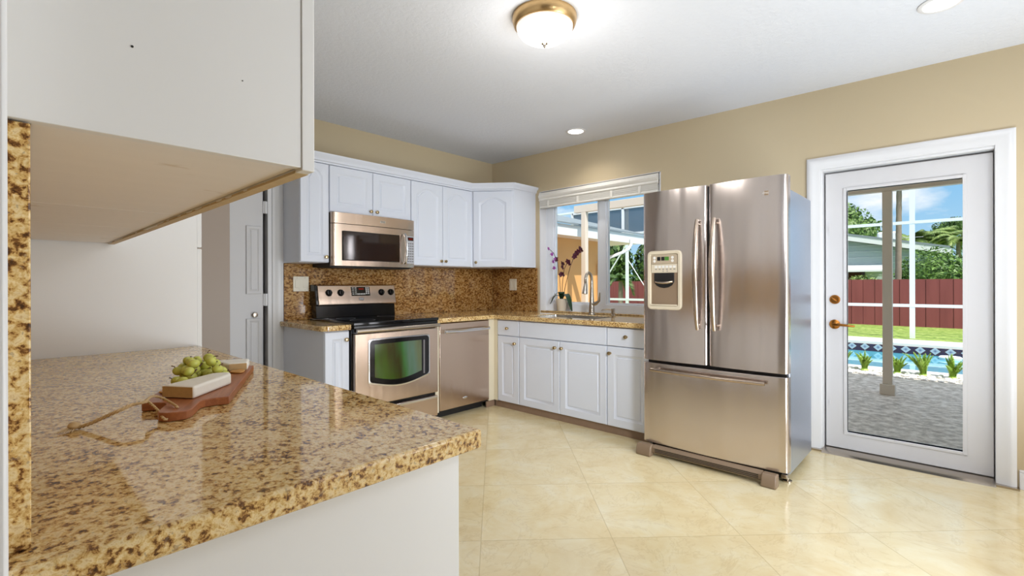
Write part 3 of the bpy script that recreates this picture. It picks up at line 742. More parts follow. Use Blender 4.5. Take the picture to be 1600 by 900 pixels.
# worktop left of the range with a rounded corner
pts = [(1.832, YR - 0.022), (1.605, YR - 0.022)]
for i in range(9):
    a = math.pi + i * math.pi / 16
    pts.append((1.605 + 0.05 + 0.05 * math.cos(a), BFY - 0.03 + 0.05 + 0.05 * math.sin(a)))
pts += [(1.832, BFY - 0.03)]
mb = MB().prism(pts, lambda a, c, z: (a, c, z), CZ - 0.04, CZ)
tag(mb.build('countertop', M['granite'], bevel=0.005, seg=3), 'short piece of granite worktop left of the range, rounded corner', 'countertop')
# granite backsplash on the range wall and on the window wall
mb = MB().box(1.640, W - 0.022, YR - 0.021, YR - 0.001, CZ + 0.0005, 1.404)
tag(mb.build('backsplash', M['granite_splash'], bevel=0.001), 'granite backsplash slab on the wall behind the range', 'backsplash')
mb = MB().box(W - 0.021, W - 0.001, WY1 + 0.03, YR - 0.0215, CZ + 0.0005, 1.404)
tag(mb.build('backsplash', M['granite_splash'], bevel=0.001), 'granite backsplash slab in the corner left of the kitchen window', 'backsplash')

# ---- range
RX0, RX1, RFY = 1.842, 2.652, 3.365
t = thing('range', 'stainless steel electric range with black ceramic glass top', 'stove', ((RX0 + RX1) / 2, 3.8, 0))
MB().box(RX0, RX1, RFY + 0.045, YR - 0.05, 0.03, 0.905).build('body', M['black'], t, bevel=0.004)
mb = MB().box(RX0 - 0.004, RX1 + 0.004, RFY - 0.005, YR - 0.06, 0.906, 0.932)
ct = mb.build('cooktop', M['ceran'], t, bevel=0.006, seg=3)
for (x, y, r) in ((2.04, 3.58, 0.10), (2.46, 3.58, 0.085), (2.04, 3.86, 0.08), (2.46, 3.86, 0.10)):
    MB().lathe([(r, 0), (r, 0.0006), (r - 0.004, 0.0006), (r - 0.004, 0)], (x, y, 0.9318), (0, 0, 1), 40, False, False).build('burner_ring', M['print_grey'], ct)
MB().box(RX0 + 0.004, RX1 - 0.004, RFY + 0.002, RFY + 0.05, 0.845, 0.905).build('front_trim', M['black'], t, bevel=0.003)
# oven door
FRG = FB(RFY + 0.045)
GX0, GX1, GZ0_, GZ1_ = 1.975, 2.545, 0.405, 0.785
mb = MB().fbox(FRG, RX0 + 0.012, RX1 - 0.004, 0, 0.045, 0.275, 0.842)
od = mb.build('oven_door', M['steel_h'], t, bevel=0.006, seg=3)
def oven_out(g, d, sag=0.045, n=12):
    a, b_, zb, zt = GX0 - g, GX1 + g, GZ0_ - g, GZ1_ + g; r = 0.03
    pts = []
    for cx, cz, a0 in ((b_ - r, zt - r, 0), (a + r, zt - r, 90)):
        for k in range(5):
            th = math.radians(a0 + 22.5 * k); pts.append(FRG(cx + r * math.cos(th), d, cz + r * math.sin(th)))
    zl = zb + sag
    for k in range(5):
        th = math.radians(180 + 18 * k); pts.append(FRG(a + r + r * math.cos(th), d, zl + r + r * math.sin(th)))
    for k in range(1, n):
        u = k / n; pts.append(FRG(a + r + (b_ - a - 2 * r) * u, d, zl - sag * math.sin(math.pi * u)))
    for k in range(5):
        th = math.radians(288 + 18 * k); pts.append(FRG(b_ - r + r * math.cos(th), d, zl + r + r * math.sin(th)))
    return pts
MB().loops([oven_out(0.012, 0.044), oven_out(0.012, 0.048), oven_out(0.008, 0.0505), oven_out(0.0, 0.0505), oven_out(0.0, 0.044)], False, False).build('window_bezel', M['chrome'], od)
MB().loops([oven_out(0.001, 0.0445), oven_out(0.001, 0.0468)]).build('window_border', M['black'], od)
a, b_, c, d = GX0 + 0.045, GX1 - 0.075, GZ0_ + 0.085, GZ1_ - 0.035
pts = [(a, d), (a, c)] + [(a + (b_ - a) * k / 10, c - 0.04 * math.sin(math.pi * k / 10)) for k in range(1, 10)] + [(b_, c), (b_, d)]
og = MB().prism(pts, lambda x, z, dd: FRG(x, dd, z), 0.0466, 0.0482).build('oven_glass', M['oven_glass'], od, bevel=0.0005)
MB().fbox(FRG, b_ + 0.018, b_ + 0.034, 0.0466, 0.0478, c - 0.03, d - 0.002).build('glass_strip', M['print_grey'], od)
pts = []
for i in range(25):
    u = RX0 + 0.012 + (RX1 - 0.018 - RX0) * i / 24; pts.append(FRG(u, 0.070 + 0.016 * math.sin(math.pi * i / 24), 0.867))
hb = MB().tube(pts, 0.0165, 12); hb.fbox(FRG, RX0 + 0.02, RX0 + 0.05, 0.04, 0.07, 0.852, 0.880); hb.fbox(FRG, RX1 - 0.046, RX1 - 0.016, 0.04, 0.07, 0.852, 0.880)
hb.build('door_handle', M['nickel'], t)
dw = MB().fbox(FRG, RX0 + 0.012, RX1 - 0.004, 0, 0.040, 0.065, 0.245).build('storage_drawer', M['steel_h'], t, bevel=0.006, seg=3)
MB().fbox(FRG, RX0 + 0.02, RX1 - 0.012, 0.0385, 0.050, 0.222, 0.243).build('drawer_pull', M['chrome'], dw, bevel=0.004)
MB().box(RX0 + 0.02, RX1 - 0.02, RFY + 0.06, 4.0, 0.0, 0.03).build('base_plinth', M['black_matte'], t)
# backguard
pr = [(YR - 0.04, 0.932), (YR - 0.135, 0.932), (YR - 0.125, 1.055), (YR - 0.04, 1.055)]
MB().prism(pr, lambda y, z, x: (x, y, z), RX0 + 0.02, RX1 - 0.004).build('lower_backguard', M['black'], t, bevel=0.003)
pr = [(YR - 0.03, 1.04), (YR - 0.150, 1.04), (YR - 0.154, 1.052), (YR - 0.120, 1.212), (YR - 0.105, 1.222), (YR - 0.03, 1.222)]
MB().prism(pr, lambda y, z, x: (x, y, z), RX0 + 0.035, RX1 - 0.002).build('control_panel', M['steel_h'], t, bevel=0.005, seg=3)
MB().prism([(y + 0.004, z) for y, z in pr], lambda y, z, x: (x, y, z), RX0 + 0.012, RX0 + 0.0345).build('end_cap', M['black'], t, bevel=0.003)
cp = t.children[-2]
nrm = Vector((0, -0.160, -0.034)).normalized(); 
def FC(u, d, z):
    y = YR - 0.154 + (z - 1.052) * 0.034 / 0.160
    p = Vector((u, y, z)) + Vector((0, -0.978, 0.208)) * d
    return tuple(p)
for x in (1.975, 2.085, 2.497, 2.600):
    c = FC(x, 0, 1.150)
    k = MB().lathe([(0.031, 0), (0.031, 0.003), (0.026, 0.008), (0.023, 0.022), (0.0, 0.024)], c, (0, -0.978, 0.208), 24)
    k.fbox(FC, x - 0.004, x + 0.004, 0.02, 0.034, 1.130, 1.172)
    k.build('control_knob', M['black'], t)
mb = MB().fbox(FC, 2.188, 2.375, 0.0, 0.004, 1.120, 1.202)
dp = mb.build('display', M['black'], t, bevel=0.002)
MB().fbox(FC, 2.262, 2.312, 0.0041, 0.005, 1.174, 1.190).build('clock_digits', M['led_red'], dp)
mb = MB()
for i in range(4):
    for j in range(2): mb.fbox(FC, 2.196 + j * 0.026, 2.214 + j * 0.026, 0.0041, 0.0048, 1.134 + i * 0.018, 1.140 + i * 0.018)
for i in range(4):
    for j in range(2): mb.fbox(FC, 2.332 + j * 0.02, 2.344 + j * 0.02, 0.0041, 0.0048, 1.134 + i * 0.017, 1.146 + i * 0.017)
for i in range(5): mb.fbox(FC, 2.245 + i * 0.017, 2.256 + i * 0.017, 0.0041, 0.0048, 1.130, 1.142)
mb.build('key_print', M['print_white'], dp)
bg = MB().fbox(FC, 2.258, 2.304, 0.0, 0.003, 1.078, 1.104).build('maker_badge', M['print_grey'], t, bevel=0.001)
mb = MB()
for i in range(3): mb.prism([(2.264 + i * 0.013, 1.082), (2.268 + i * 0.013, 1.082), (2.270 + i * 0.013, 1.100), (2.266 + i * 0.013, 1.100)], lambda a, c, dd: FC(a, dd, c), 0.003, 0.004)
mb.build('emblem', M['print_white'], bg)

# ---- filler, dishwasher, corner filler
tag(MB().box(2.657, 2.697, BFY + 0.005, YR - 0.05, 0.07, CZ - 0.041).build('filler_panel', M['cream'], bevel=0.001), 'slim pale filler strip between the range and the dishwasher', 'filler panel')
t = thing('dishwasher', 'stainless steel dishwasher with bar handle right of the range', 'dishwasher', (3.01, 3.8, 0))
F = FB(BFY + 0.03)
MB().box(2.703, 3.318, BFY + 0.03, YR - 0.08, 0.06, 0.868).build('tub', M['black_matte'], t, smooth=False)
pd = MB().fbox(F, 2.702, 3.319, 0, 0.03, 0.080, 0.868).build('door_panel', M['steel_h'], t, bevel=0.004)
pts = []
for i in range(21):
    u = 2.745 + 0.55 * i / 20; pts.append(F(u, 0.055 + 0.022 * math.sin(math.pi * i / 20), 0.793))
hb = MB().tube(pts, 0.017, 10); hb.fbox(F, 2.738, 2.756, 0.028, 0.06, 0.777, 0.809); hb.fbox(F, 3.284, 3.302, 0.028, 0.06, 0.777, 0.809)
hb.build('handle', M['chrome'], t)
c = F(3.006, 0.03, 0.155); mb = MB().ell(c, (0.028, 0.003, 0.012), 16, 6); mb.build('maker_badge', M['chrome'], pd)
MB().box(2.72, 3.30, BFY + 0.085, BFY + 0.11, 0.0, 0.075).build('toe_panel', M['black_matte'], t, smooth=False)
mb = MB().box(3.322, BFX + 0.019, BFY + 0.004, BFY + 0.022, 0.065, CZ - 0.041).box(BFX + 0.004, BFX + 0.019, 3.364, BFY + 0.003, 0.065, CZ - 0.041)
tag(mb.build('corner_filler', M['cream'], bevel=0.001), 'cream corner filler between the dishwasher and the sink cabinets', 'filler panel')

# ---- window wall base units
def base_unit(name, y0, y1, label, hollow=False):
    t = thing(name, label, 'cabinet', (3.75, (y0 + y1) / 2, 0), 'base cabinets under the window')
    X0_, X1_, Y0_, Y1_ = BFX + 0.0195, W - 0.004, y0 + 0.001, y1 - 0.001
    MB().slab([X0_, X0_ + 0.018, X1_ - 0.018, X1_], [Y0_, Y0_ + 0.018, Y1_ - 0.018, Y1_], lambda i, j: not (hollow and i == 1 and j == 1),
              lambda a, c, d: (a, c, d), 0.066, CZ - 0.041).build('body', M['cab'], t, smooth=False)
    return t
FW_ = FR(BFX + 0.019)
t = base_unit('base_cabinet', 3.073, 3.361, 'narrow white base cabinet with one drawer nearest the room corner')
o = MB().fbox(FW_, 3.076, 3.358, 0, 0.019, 0.722, 0.866).build('drawer', M['cab'], t, bevel=0.003); knob(FW_, 3.222, 0.792, 0.019, o)
o = raised(FW_, 3.076, 3.358, 0.070, 0.714, m=0.062).build('door', M['cab'], t); knob(FW_, 3.122, 0.650, 0.019, o)
t = base_unit('sink_cabinet', 2.105, 3.072, 'wide white double-door sink cabinet under the kitchen window', True)
MB().fbox(FW_, 2.108, 3.069, 0, 0.019, 0.722, 0.866).build('false_drawer_front', M['cab'], t, bevel=0.003)
o = raised(FW_, 2.590, 3.069, 0.070, 0.714, m=0.062).build('door', M['cab'], t); knob(FW_, 2.634, 0.655, 0.019, o)
o = raised(FW_, 2.108, 2.586, 0.070, 0.714, m=0.062).build('door', M['cab'], t); knob(FW_, 2.560, 0.655, 0.019, o)
t = base_unit('base_cabinet', 1.72, 2.104, 'white base cabinet with one drawer beside the refrigerator')
o = MB().fbox(FW_, 1.723, 2.101, 0, 0.019, 0.722, 0.866).build('drawer', M['cab'], t, bevel=0.003); knob(FW_, 1.924, 0.802, 0.019, o)
o = raised(FW_, 1.723, 2.101, 0.070, 0.714, m=0.062).build('door', M['cab'], t); knob(FW_, 2.072, 0.660, 0.019, o)
mb = MB().box(BFX + 0.028, BFX + 0.043, 1.722, 3.42, 0.0, 0.0655).box(3.302, BFX + 0.0279, 3.428, 3.443, 0.0, 0.0585)
tag(mb.build('toe_kick', M['toe'], bevel=0.001), 'brown marble toe kick strip along the floor under the sink cabinets', 'toe kick')

# ---- L-shaped worktop with sink cut-out
SX0, SX1, SY0, SY1 = 3.52, 3.93, 2.31, 3.05
xs = [2.656, BFX - 0.03, SX0, SX1, W - 0.0005]; ys = [1.715, SY0, SY1, BFY - 0.03, YR - 0.022]
mb = MB().slab(xs, ys, lambda i, j: (i >= 1 or j == 3) and not (i == 2 and j == 1), lambda a, c, d: (a, c, d), CZ - 0.04, CZ)
tag(mb.build('countertop', M['granite'], bevel=0.005, seg=3), 'L-shaped granite worktop around the corner, holding the sink', 'countertop')
tag(MB().box(W + 0.0005, XW - 0.0005, WY0 + 0.013, WY1 - 0.013, WZ0 - 0.02 + 0.021, WZ0 + 0.012).build('window_sill', M['granite'], bevel=0.003), 'granite sill strip in the kitchen window recess', 'window sill')
# sink
t = thing('sink', 'stainless undermount sink set in the worktop below the window', 'sink', ((SX0 + SX1) / 2, (SY0 + SY1) / 2, CZ - 0.22))
def rr(x0, x1, y0, y1, r, z, n=5):
    pts = []
    for cx, cy, a0 in ((x1 - r, y1 - r, 0), (x0 + r, y1 - r, 90), (x0 + r, y0 + r, 180), (x1 - r, y0 + r, 270)):
        for k in range(n):
            th = math.radians(a0 + 90 * k / (n - 1)); pts.append((cx + r * math.cos(th), cy + r * math.sin(th), z))
    return pts
g = 0.0015
mb = MB().loops([rr(SX0 + g, SX1 - g, SY0 + g, SY1 - g, 0.012, CZ - 0.006), rr(SX0 + g + 0.004, SX1 - g - 0.004, SY0 + g + 0.004, SY1 - g - 0.004, 0.02, CZ - 0.006),
                 rr(SX0 + 0.012, SX1 - 0.012, SY0 + 0.012, SY1 - 0.012, 0.04, CZ - 0.17), rr(SX0 + 0.03, SX1 - 0.03, SY0 + 0.03, SY1 - 0.03, 0.05, CZ - 0.19),
                 rr(SX0 + 0.028, SX1 - 0.028, SY0 + 0.028, SY1 - 0.028, 0.05, CZ - 0.195), rr(SX0 + g, SX1 - g, SY0 + g, SY1 - g, 0.04, CZ - 0.17)], False, False)
mb.f.append(tuple(range(60, 80))); mb.f.append(tuple(range(80, 100))[::-1])
mb.loops([rr(SX0 + g, SX1 - g, SY0 + g, SY1 - g, 0.04, CZ - 0.17), rr(SX0 + g, SX1 - g, SY0 + g, SY1 - g, 0.012, CZ - 0.006)], False, False)
mb.build('basin', M['sink'], t)
MB().lathe([(0.045, 0), (0.045, 0.004), (0.03, 0.004), (0.028, 0.001), (0.0, 0.001)], ((SX0 + SX1) / 2, (SY0 + SY1) / 2, CZ - 0.1898), (0, 0, 1), 20).build('drain', M['chrome'], t)
# faucet
fx, fy = 4.02, 2.665
t = thing('faucet', 'tall brushed nickel gooseneck faucet behind the sink', 'faucet', (fx, fy, CZ))
MB().lathe([(0.036, 0.0006), (0.036, 0.006), (0.030, 0.012), (0.026, 0.08), (0.021, 0.17), (0.017, 0.26), (0.015, 0.34)], (fx, fy, CZ), (0, 0, 1), 20).build('body', M['nickel'], t)
pts = []
for i in range(17):
    a = math.radians(180 - 205 * i / 16)
    r = 0.036
    pts.append((fx - r - r * math.cos(a), fy + (0.35 * (r + r * math.cos(a))), CZ + 0.34 + 0.075 * math.sin(a) * 1.0))
MB().tube(pts, 0.014, 12).build('spout', M['nickel'], t)
e0, e1 = Vector(pts[-1]), (Vector(pts[-1]) - Vector(pts[-3])).normalized()
MB().lathe([(0.015, 0), (0.018, 0.02), (0.026, 0.085), (0.027, 0.10), (0.019, 0.104), (0.0, 0.104)], e0, (-0.12, 0.05, -1), 18).build('spray_head', M['nickel'], t)
MB().tube([(fx, fy, CZ + 0.10), (fx + 0.004, fy - 0.05, CZ + 0.115), (fx + 0.004, fy - 0.082, CZ + 0.14), (fx + 0.004, fy - 0.092, CZ + 0.22)], [0.022, 0.018, 0.013, 0.007], 12).build('lever', M['nickel'], t)
# soap dispenser
sx_, sy_ = 4.03, 2.43
t = thing('soap_dispenser', 'small brushed nickel soap dispenser right of the faucet', 'soap dispenser', (sx_, sy_, CZ))
MB().lathe([(0.024, 0.0006), (0.024, 0.006), (0.017, 0.010), (0.017, 0.05), (0.019, 0.052), (0.019, 0.068), (0.0, 0.07)], (sx_, sy_, CZ), (0, 0, 1), 16).build('body', M['nickel'], t)
MB().tube([(sx_, sy_, CZ + 0.058), (sx_ - 0.03, sy_ + 0.05, CZ + 0.062), (sx_ - 0.05, sy_ + 0.085, CZ + 0.055), (sx_ - 0.056, sy_ + 0.096, CZ + 0.047)], [0.008, 0.007, 0.006, 0.005], 8).build('nozzle', M['nickel'], t)

# ---- orchid on the sill
ox, oy, oz = W + 0.05, 3.155, WZ0 + 0.0125
t = thing('potted_orchid', 'orchid with dark purple blooms in a cream pot on the window sill', 'potted plant', (ox, oy, oz))
MB().lathe([(0.045, 0), (0.048, 0.004), (0.064, 0.125), (0.066, 0.132), (0.061, 0.132), (0.058, 0.120), (0.0, 0.118)], (ox, oy, oz), (0, 0, 1), 24).build('pot', M['pot'], t)
MB().lathe([(0.057, 0.1185), (0.04, 0.126), (0.0, 0.129)], (ox, oy, oz), (0, 0, 1), 16).build('bark', M['soil'], t)
def leaf(pts, w, parent, mat, name='leaf'):
    P = [Vector(p) for p in pts]; L = []; n = len(P)
    for i, p in enumerate(P):
        tg = (P[min(i + 1, n - 1)] - P[max(i - 1, 0)]).normalized()
        sd = tg.cross(Vector((0, 0, 1))); sd = sd.normalized() if sd.length > 1e-3 else Vector((0, 1, 0))
        nn = sd.cross(tg); ww = w * math.sin(math.pi * (0.12 + 0.84 * i / (n - 1))) ** 0.7
        L.append([p - sd * ww + nn * 0.15 * ww, p + nn * 0.002, p + sd * ww + nn * 0.15 * ww, p - nn * 0.002])
    return MB().loops(L).build(name, mat, parent)
b0 = Vector((ox, oy, oz + 0.13))
for (dx, dy, hh, dr, w) in ((-0.02, -0.150, 0.075, 0.19, 0.042), (-0.04, 0.125, 0.05, 0.10, 0.034), (-0.07, -0.05, 0.06, -0.01, 0.034), (0.01, -0.12, 0.06, 0.09, 0.036), (-0.05, 0.06, 0.06, 0.02, 0.03)):
    pts = [b0 + Vector((dx * s_, dy * s_, hh * math.sin(min(1, s_ * 1.15) * math.pi * 0.75) * 1.2 - dr * s_ ** 2.2)) for s_ in [i / 7 for i in range(8)]]
    leaf(pts, w, t, M['leaf_dark'])
def flower(c, mat, parent, s=0.026):
    c = Vector(c); mb = MB()
    ax = Vector((-0.8, random.uniform(-.6, .6), random.uniform(-.5, .3))).normalized(); a = ax.orthogonal().normalized(); b_ = ax.cross(a)
    for k in range(5):
        th = 2 * math.pi * k / 5 + random.random() * .4
        d = a * math.cos(th) + b_ * math.sin(th); sd = ax.cross(d)
        tip = c + d * s * 1.15 + ax * s * 0.2; mid = c + d * s * 0.6 + ax * s * 0.25
        mb.loops([[c, c + sd * .003, c + ax * .002, c - sd * .003], [mid, mid + sd * s * .5, mid + ax * .003, mid - sd * s * .5], [tip, tip + sd * .004, tip + ax * .002, tip - sd * .004]])
    mb.ell(c + ax * 0.006, (0.007, 0.007, 0.007), 8, 5)
    return mb.build('flower', mat, parent)
random.seed(5)
stems = [([(0, 0.012, 0), (-0.005, 0.020, 0.20), (-0.01, 0.045, 0.40), (-0.02, 0.09, 0.50), (-0.025, 0.150, 0.55)], [(-0.01, 0.055, 0.43, 'd'), (-0.012, 0.075, 0.44, 'v'), (-0.02, 0.095, 0.41, 'v'), (-0.02, 0.115, 0.49, 'v'), (-0.02, 0.085, 0.34, 'v'), (-0.025, 0.155, 0.555, 'v')]),
         ([(0, 0, 0), (-0.01, -0.02, 0.17), (-0.02, -0.050, 0.32), (-0.025, -0.10, 0.40), (-0.03, -0.115, 0.41)], [(-0.03, -0.110, 0.405, 'd'), (-0.03, -0.130, 0.385, 'd'), (-0.03, -0.045, 0.385, 'd'), (-0.03, -0.040, 0.345, 'd'), (-0.03, -0.020, 0.265, 'd'), (-0.025, -0.045, 0.27, 'd')]),
         ([(0, -0.015, 0), (-0.005, -0.06, 0.16), (-0.015, -0.125, 0.34), (-0.02, -0.17, 0.43), (-0.025, -0.25, 0.51), (-0.03, -0.285, 0.52)], [(-0.025, -0.19, 0.455, 'd'), (-0.025, -0.215, 0.485, 'd'), (-0.03, -0.245, 0.505, 'd'), (-0.03, -0.27, 0.535, 'd'), (-0.03, -0.29, 0.52, 'd')])]
for pts, fl in stems:
    MB().tube([b0 + Vector(p) for p in pts], 0.0032, 7).build('flower_stem', M['orchid_stem'], t)
    for (x, y, z, k) in fl: flower(b0 + Vector((x, y, z)), M['petal_dark'] if k == 'd' else M['petal_violet'], t, 0.027 if k == 'd' else 0.018)

# ---- raised window blind
t = thing('window_blind', 'raised cream venetian blind at the top of the kitchen window', 'blind', (W + 0.03, 2.7, 2.07))
BY0, BY1 = WY0 + 0.016, WY1 - 0.016
pr = [(-0.022, 2.234), (-0.030, 2.228), (-0.034, 2.205), (-0.046, 2.198), (-0.040, 2.178), (-0.030, 2.168), (-0.034, 2.150), (-0.022, 2.138), (-0.012, 2.138), (-0.012, 2.234)]
MB().prism(pr, lambda x, z, y: (W + x, y, z), BY0, BY1).build('valance', M['blind'], t)
MB().box(W - 0.008, W + 0.06, BY0 + 0.01, BY1 - 0.01, 2.18, 2.238).build('headrail', M['blind'], t, bevel=0.002)
for k in range(8):
    MB().box(W - 0.026 + 0.002 * (k % 3), W + 0.026 + 0.002 * (k % 3), BY0 + 0.008, BY1 - 0.008, 2.089 + k * 0.006, 2.0935 + k * 0.006).build('slat', M['blind'], t, smooth=False)
MB().box(W - 0.026, W + 0.026, BY0 + 0.008, BY1 - 0.008, 2.064, 2.086).build('bottom_rail', M['blind'], t, bevel=0.003)
for y in (BY1 - 0.13, BY1 - 0.52, BY1 - 0.92, BY1 - 1.22):
    MB().box(W - 0.033, W - 0.0265, y - 0.012, y + 0.012, 2.062, 2.137).lathe([(0.004, 0), (0.004, 0.006)], (W - 0.033, y, 2.075), (-1, 0, 0), 8).build('cord_clip', M['blind'], t)

# ---- switch plates
def plate(F, u0, u1, z0, z1, name, label, cat, n):
    c = F((u0 + u1) / 2, 0, z0); t = thing(name, label, cat, c)
    MB().fbox(F, u0, u1, 0, 0.006, z0, z1).build('plate', M['switch'], t, bevel=0.002)
    w = (u1 - u0) / n
    for k in range(n):
        a = u0 + w * (k + 0.5)
        MB().fbox(F, a - 0.016, a + 0.016, 0.0062, 0.010, z0 + 0.03, z1 - 0.03).build('rocker' if cat == 'light switch' else 'socket', M['switch'], t, bevel=0.0015)
    for k in range(n):
        a = u0 + w * (k + 0.5)
        for z in (z0 + 0.012, z1 - 0.012): MB().lathe([(0.003, 0), (0.003, 0.001)], F(a, 0.006, z), Vector(F(a, 1, z)) - Vector(F(a, 0, z)), 8).build('screw', M['nickel'], t)
plate(FB(YR - 0.0212), 1.712, 1.846, 1.166, 1.294, 'switch_plate', 'ivory double switch plate on granite left of the range', 'light switch', 2)
plate(FR(W - 0.0212), 3.750, 3.862, 1.152, 1.285, 'outlet_plate', 'ivory outlet plate on the granite left of the window', 'outlet', 2)

# ---- upper cabinets
UY = 3.83; FU = FB(UY + 0.019)
def upper(x0, x1, z0, z1, label):
    t = thing('upper_cabinet', label, 'cabinet', ((x0 + x1) / 2, 4.0, z0), 'white upper cabinets on the range wall')
    MB().box(x0, x1, UY + 0.0195, YR - 0.001, z0, z1).build('body', M['cab'], t, bevel=0.0008)
    return t
UT = 2.226
t = upper(1.637, 1.8785, 1.406, UT, 'narrow white upper cabinet at the left end, beside the doorway')
o = raised(FU, 1.640, 1.876, 1.410, 2.222, m=0.050, arch=0.05).build('door', M['cab'], t); knob(FU, 1.848, 1.452, 0.019, o)
t = upper(1.8795, 2.694, 1.831, UT, 'short white double-door cabinet directly above the microwave')
o = raised(FU, 1.884, 2.284, 1.835, 2.222, m=0.060).build('door', M['cab'], t); knob(FU, 2.262, 1.872, 0.019, o)
o = raised(FU, 2.288, 2.691, 1.835, 2.222, m=0.060).build('door', M['cab'], t); knob(FU, 2.322, 1.872, 0.019, o)
t = upper(2.695, 3.472, 1.408, UT, 'white upper cabinet with two arched doors right of the microwave')
o = raised(FU, 2.699, 3.078, 1.412, 2.222, m=0.058, arch=0.06).build('door', M['cab'], t); knob(FU, 3.052, 1.458, 0.019, o)
o = raised(FU, 3.082, 3.469, 1.412, 2.222, m=0.058, arch=0.06).build('door', M['cab'], t); knob(FU, 3.108, 1.458, 0.019, o)
# diagonal corner cabinet
C0, C1 = Vector((3.4735, UY, 0)), Vector((3.752, 3.478, 0))
t = thing('upper_cabinet', 'diagonal corner upper cabinet with one arched door next to the window', 'cabinet', (3.85, 3.9, 1.408), 'white upper cabinets on the range wall')
cd = (C1 - C0).normalized(); cn = Vector((-cd.y, cd.x, 0));  cn = -cn if cn.x > 0 else cn
if cn.y > 0: cn = -cn
b0_, b1_ = C0 - cn * 0.0195, C1 - cn * 0.0195
poly = [(3.4735, YR - 0.001), (3.4735, UY + 0.02), (b0_.x if b0_.x > 3.4735 else 3.4735, b0_.y), (b1_.x, 3.478), (W - 0.001, 3.478), (W - 0.001, YR - 0.001)]
MB().prism(poly, lambda a, c, z: (a, c, z), 1.408, UT).build('body', M['cab'], t)
FDg = lambda u, d, z: tuple(b0_ + cd * u + cn * d + Vector((0, 0, z)))
ln = (b1_ - b0_).length
o = raised(FDg, 0.016, ln - 0.012, 1.412, 2.222, m=0.062, arch=0.06).build('door', M['cab'], t); knob(FDg, 0.048, 1.458, 0.019, o)
# crown moulding
def sweep(path, prof):
    n = len(path); L = []
    for i, p in enumerate(path):
        p = Vector((*p, 0)); ns = []
        for a, b_ in ((i - 1, i), (i, i + 1)):
            if 0 <= a and b_ < n:
                d = (Vector((*path[b_], 0)) - Vector((*path[a], 0))).normalized(); ns.append(Vector((d.y, -d.x, 0)))
        m = sum(ns, Vector()) / len(ns); m = m / m.length_squared
        L.append([(p + m * o_).to_tuple()[:2] + (z,) for o_, z in prof])
    return MB().loops(L)
prof = [(-0.02, 2.2265), (0.002, 2.2265), (0.004, 2.238), (0.018, 2.244), (0.024, 2.268), (0.042, 2.284), (0.046, 2.302), (-0.02, 2.302)]
mb = sweep([(1.64, UY), (3.4735, UY), (3.752, 3.478), (W - 0.002, 3.478)], prof)
tag(mb.build('crown_moulding', M['cab']), 'white stepped crown moulding along the top of the upper cabinets', 'moulding')

# ---- over-the-range microwave
MX0, MX1, MZ0, MZ1, MFY = 1.885, 2.708, 1.378, 1.8285, 3.755
t = thing('microwave', 'stainless over-the-range microwave hung above the stove', 'microwave', ((MX0 + MX1) / 2, 4.0, MZ0))
MB().box(MX0 - 0.004, 2.6935, MFY + 0.075, YR - 0.023, MZ0 - 0.004, MZ1 - 0.0005).build('body', M['black_matte'], t, bevel=0.003)
def mw_prof(z0, z1, x0, x1, back, bow=0.03):
    pts = [(x0, MFY + back), (x0, MFY + 0.05)]
    pts += [(x0 + 0.004, MFY + 0.042), (x0 + 0.014, MFY + 0.034)]
    for i in range(13):
        u = i / 12; pts.append((x0 + 0.03 + (x1 - x0 - 0.06) * u, MFY + 0.03 - bow * math.sin(math.pi * u) * 0.6))
    pts += [(x1 - 0.014, MFY + 0.034), (x1 - 0.004, MFY + 0.042), (x1, MFY + 0.05), (x1, MFY + back)]
    return MB().prism(pts, lambda a, c, z: (a, c, z), z0, z1)
mw_prof(1.738, MZ1 - 0.0005, MX0, MX1, 0.0745).build('vent_band', M['steel_h'], t, angle=60)
md = mw_prof(MZ0 + 0.004, 1.733, MX0, MX1, 0.0745).build('door', M['steel_h'], t, angle=60)
FM = FB(MFY + 0.0135)
MB().fbox(FM, 1.972, 2.520, 0.0, 0.0035, 1.432, 1.672).build('door_window', M['dark_glass'], md, bevel=0.003)
MB().fbox(FM, 1.968, 2.524, -0.003, 0.0018, 1.427, 1.677).build('window_frame', M['black'], md, bevel=0.002)
pts = [FM(2.572, 0.012, 1.418), FM(2.572, 0.030, 1.440), FM(2.572, 0.044, 1.50), FM(2.572, 0.048, 1.555), FM(2.572, 0.044, 1.61), FM(2.572, 0.030, 1.668), FM(2.572, 0.012, 1.690)]
MB().tube(pts, 0.013, 10).build('handle', M['chrome'], md)
F2 = FB(MFY + 0.030)
kp = MB().fbox(F2, 2.608, 2.690, -0.01, 0.0075, 1.420, 1.676).build('keypad', M['keypad'], t, bevel=0.003)
MB().fbox(F2, 2.618, 2.682, 0.0076, 0.0085, 1.634, 1.666).build('display', M['black'], kp)
MB().fbox(F2, 2.630, 2.672, 0.0086, 0.009, 1.642, 1.658).build('clock_digits', M['led_red'], kp)
mb = MB()
for r in range(8):
    for c in range(3): mb.fbox(F2, 2.619 + c * 0.023, 2.635 + c * 0.023, 0.0076, 0.0083, 1.434 + r * 0.024, 1.444 + r * 0.024)
mb.build('key_print', M['print_grey'], kp)
F3 = FB(MFY + 0.012)
bg = MB().fbox(F3, 2.322, 2.372, -0.004, 0.003, 1.770, 1.792).build('maker_badge', M['chrome'], t, bevel=0.001)
mb = MB()
for i in range(3): mb.prism([(2.328 + i * 0.014, 1.773), (2.333 + i * 0.014, 1.773), (2.336 + i * 0.014, 1.789), (2.331 + i * 0.014, 1.789)], lambda a, c, dd: F3(a, dd, c), 0.0032, 0.004)
mb.build('emblem', M['print_grey'], bg)
MB().box(MX0 + 0.02, 2.68, MFY + 0.09, YR - 0.06, MZ0 - 0.010, MZ0 - 0.0042).build('vent_grille', M['black_matte'], t)

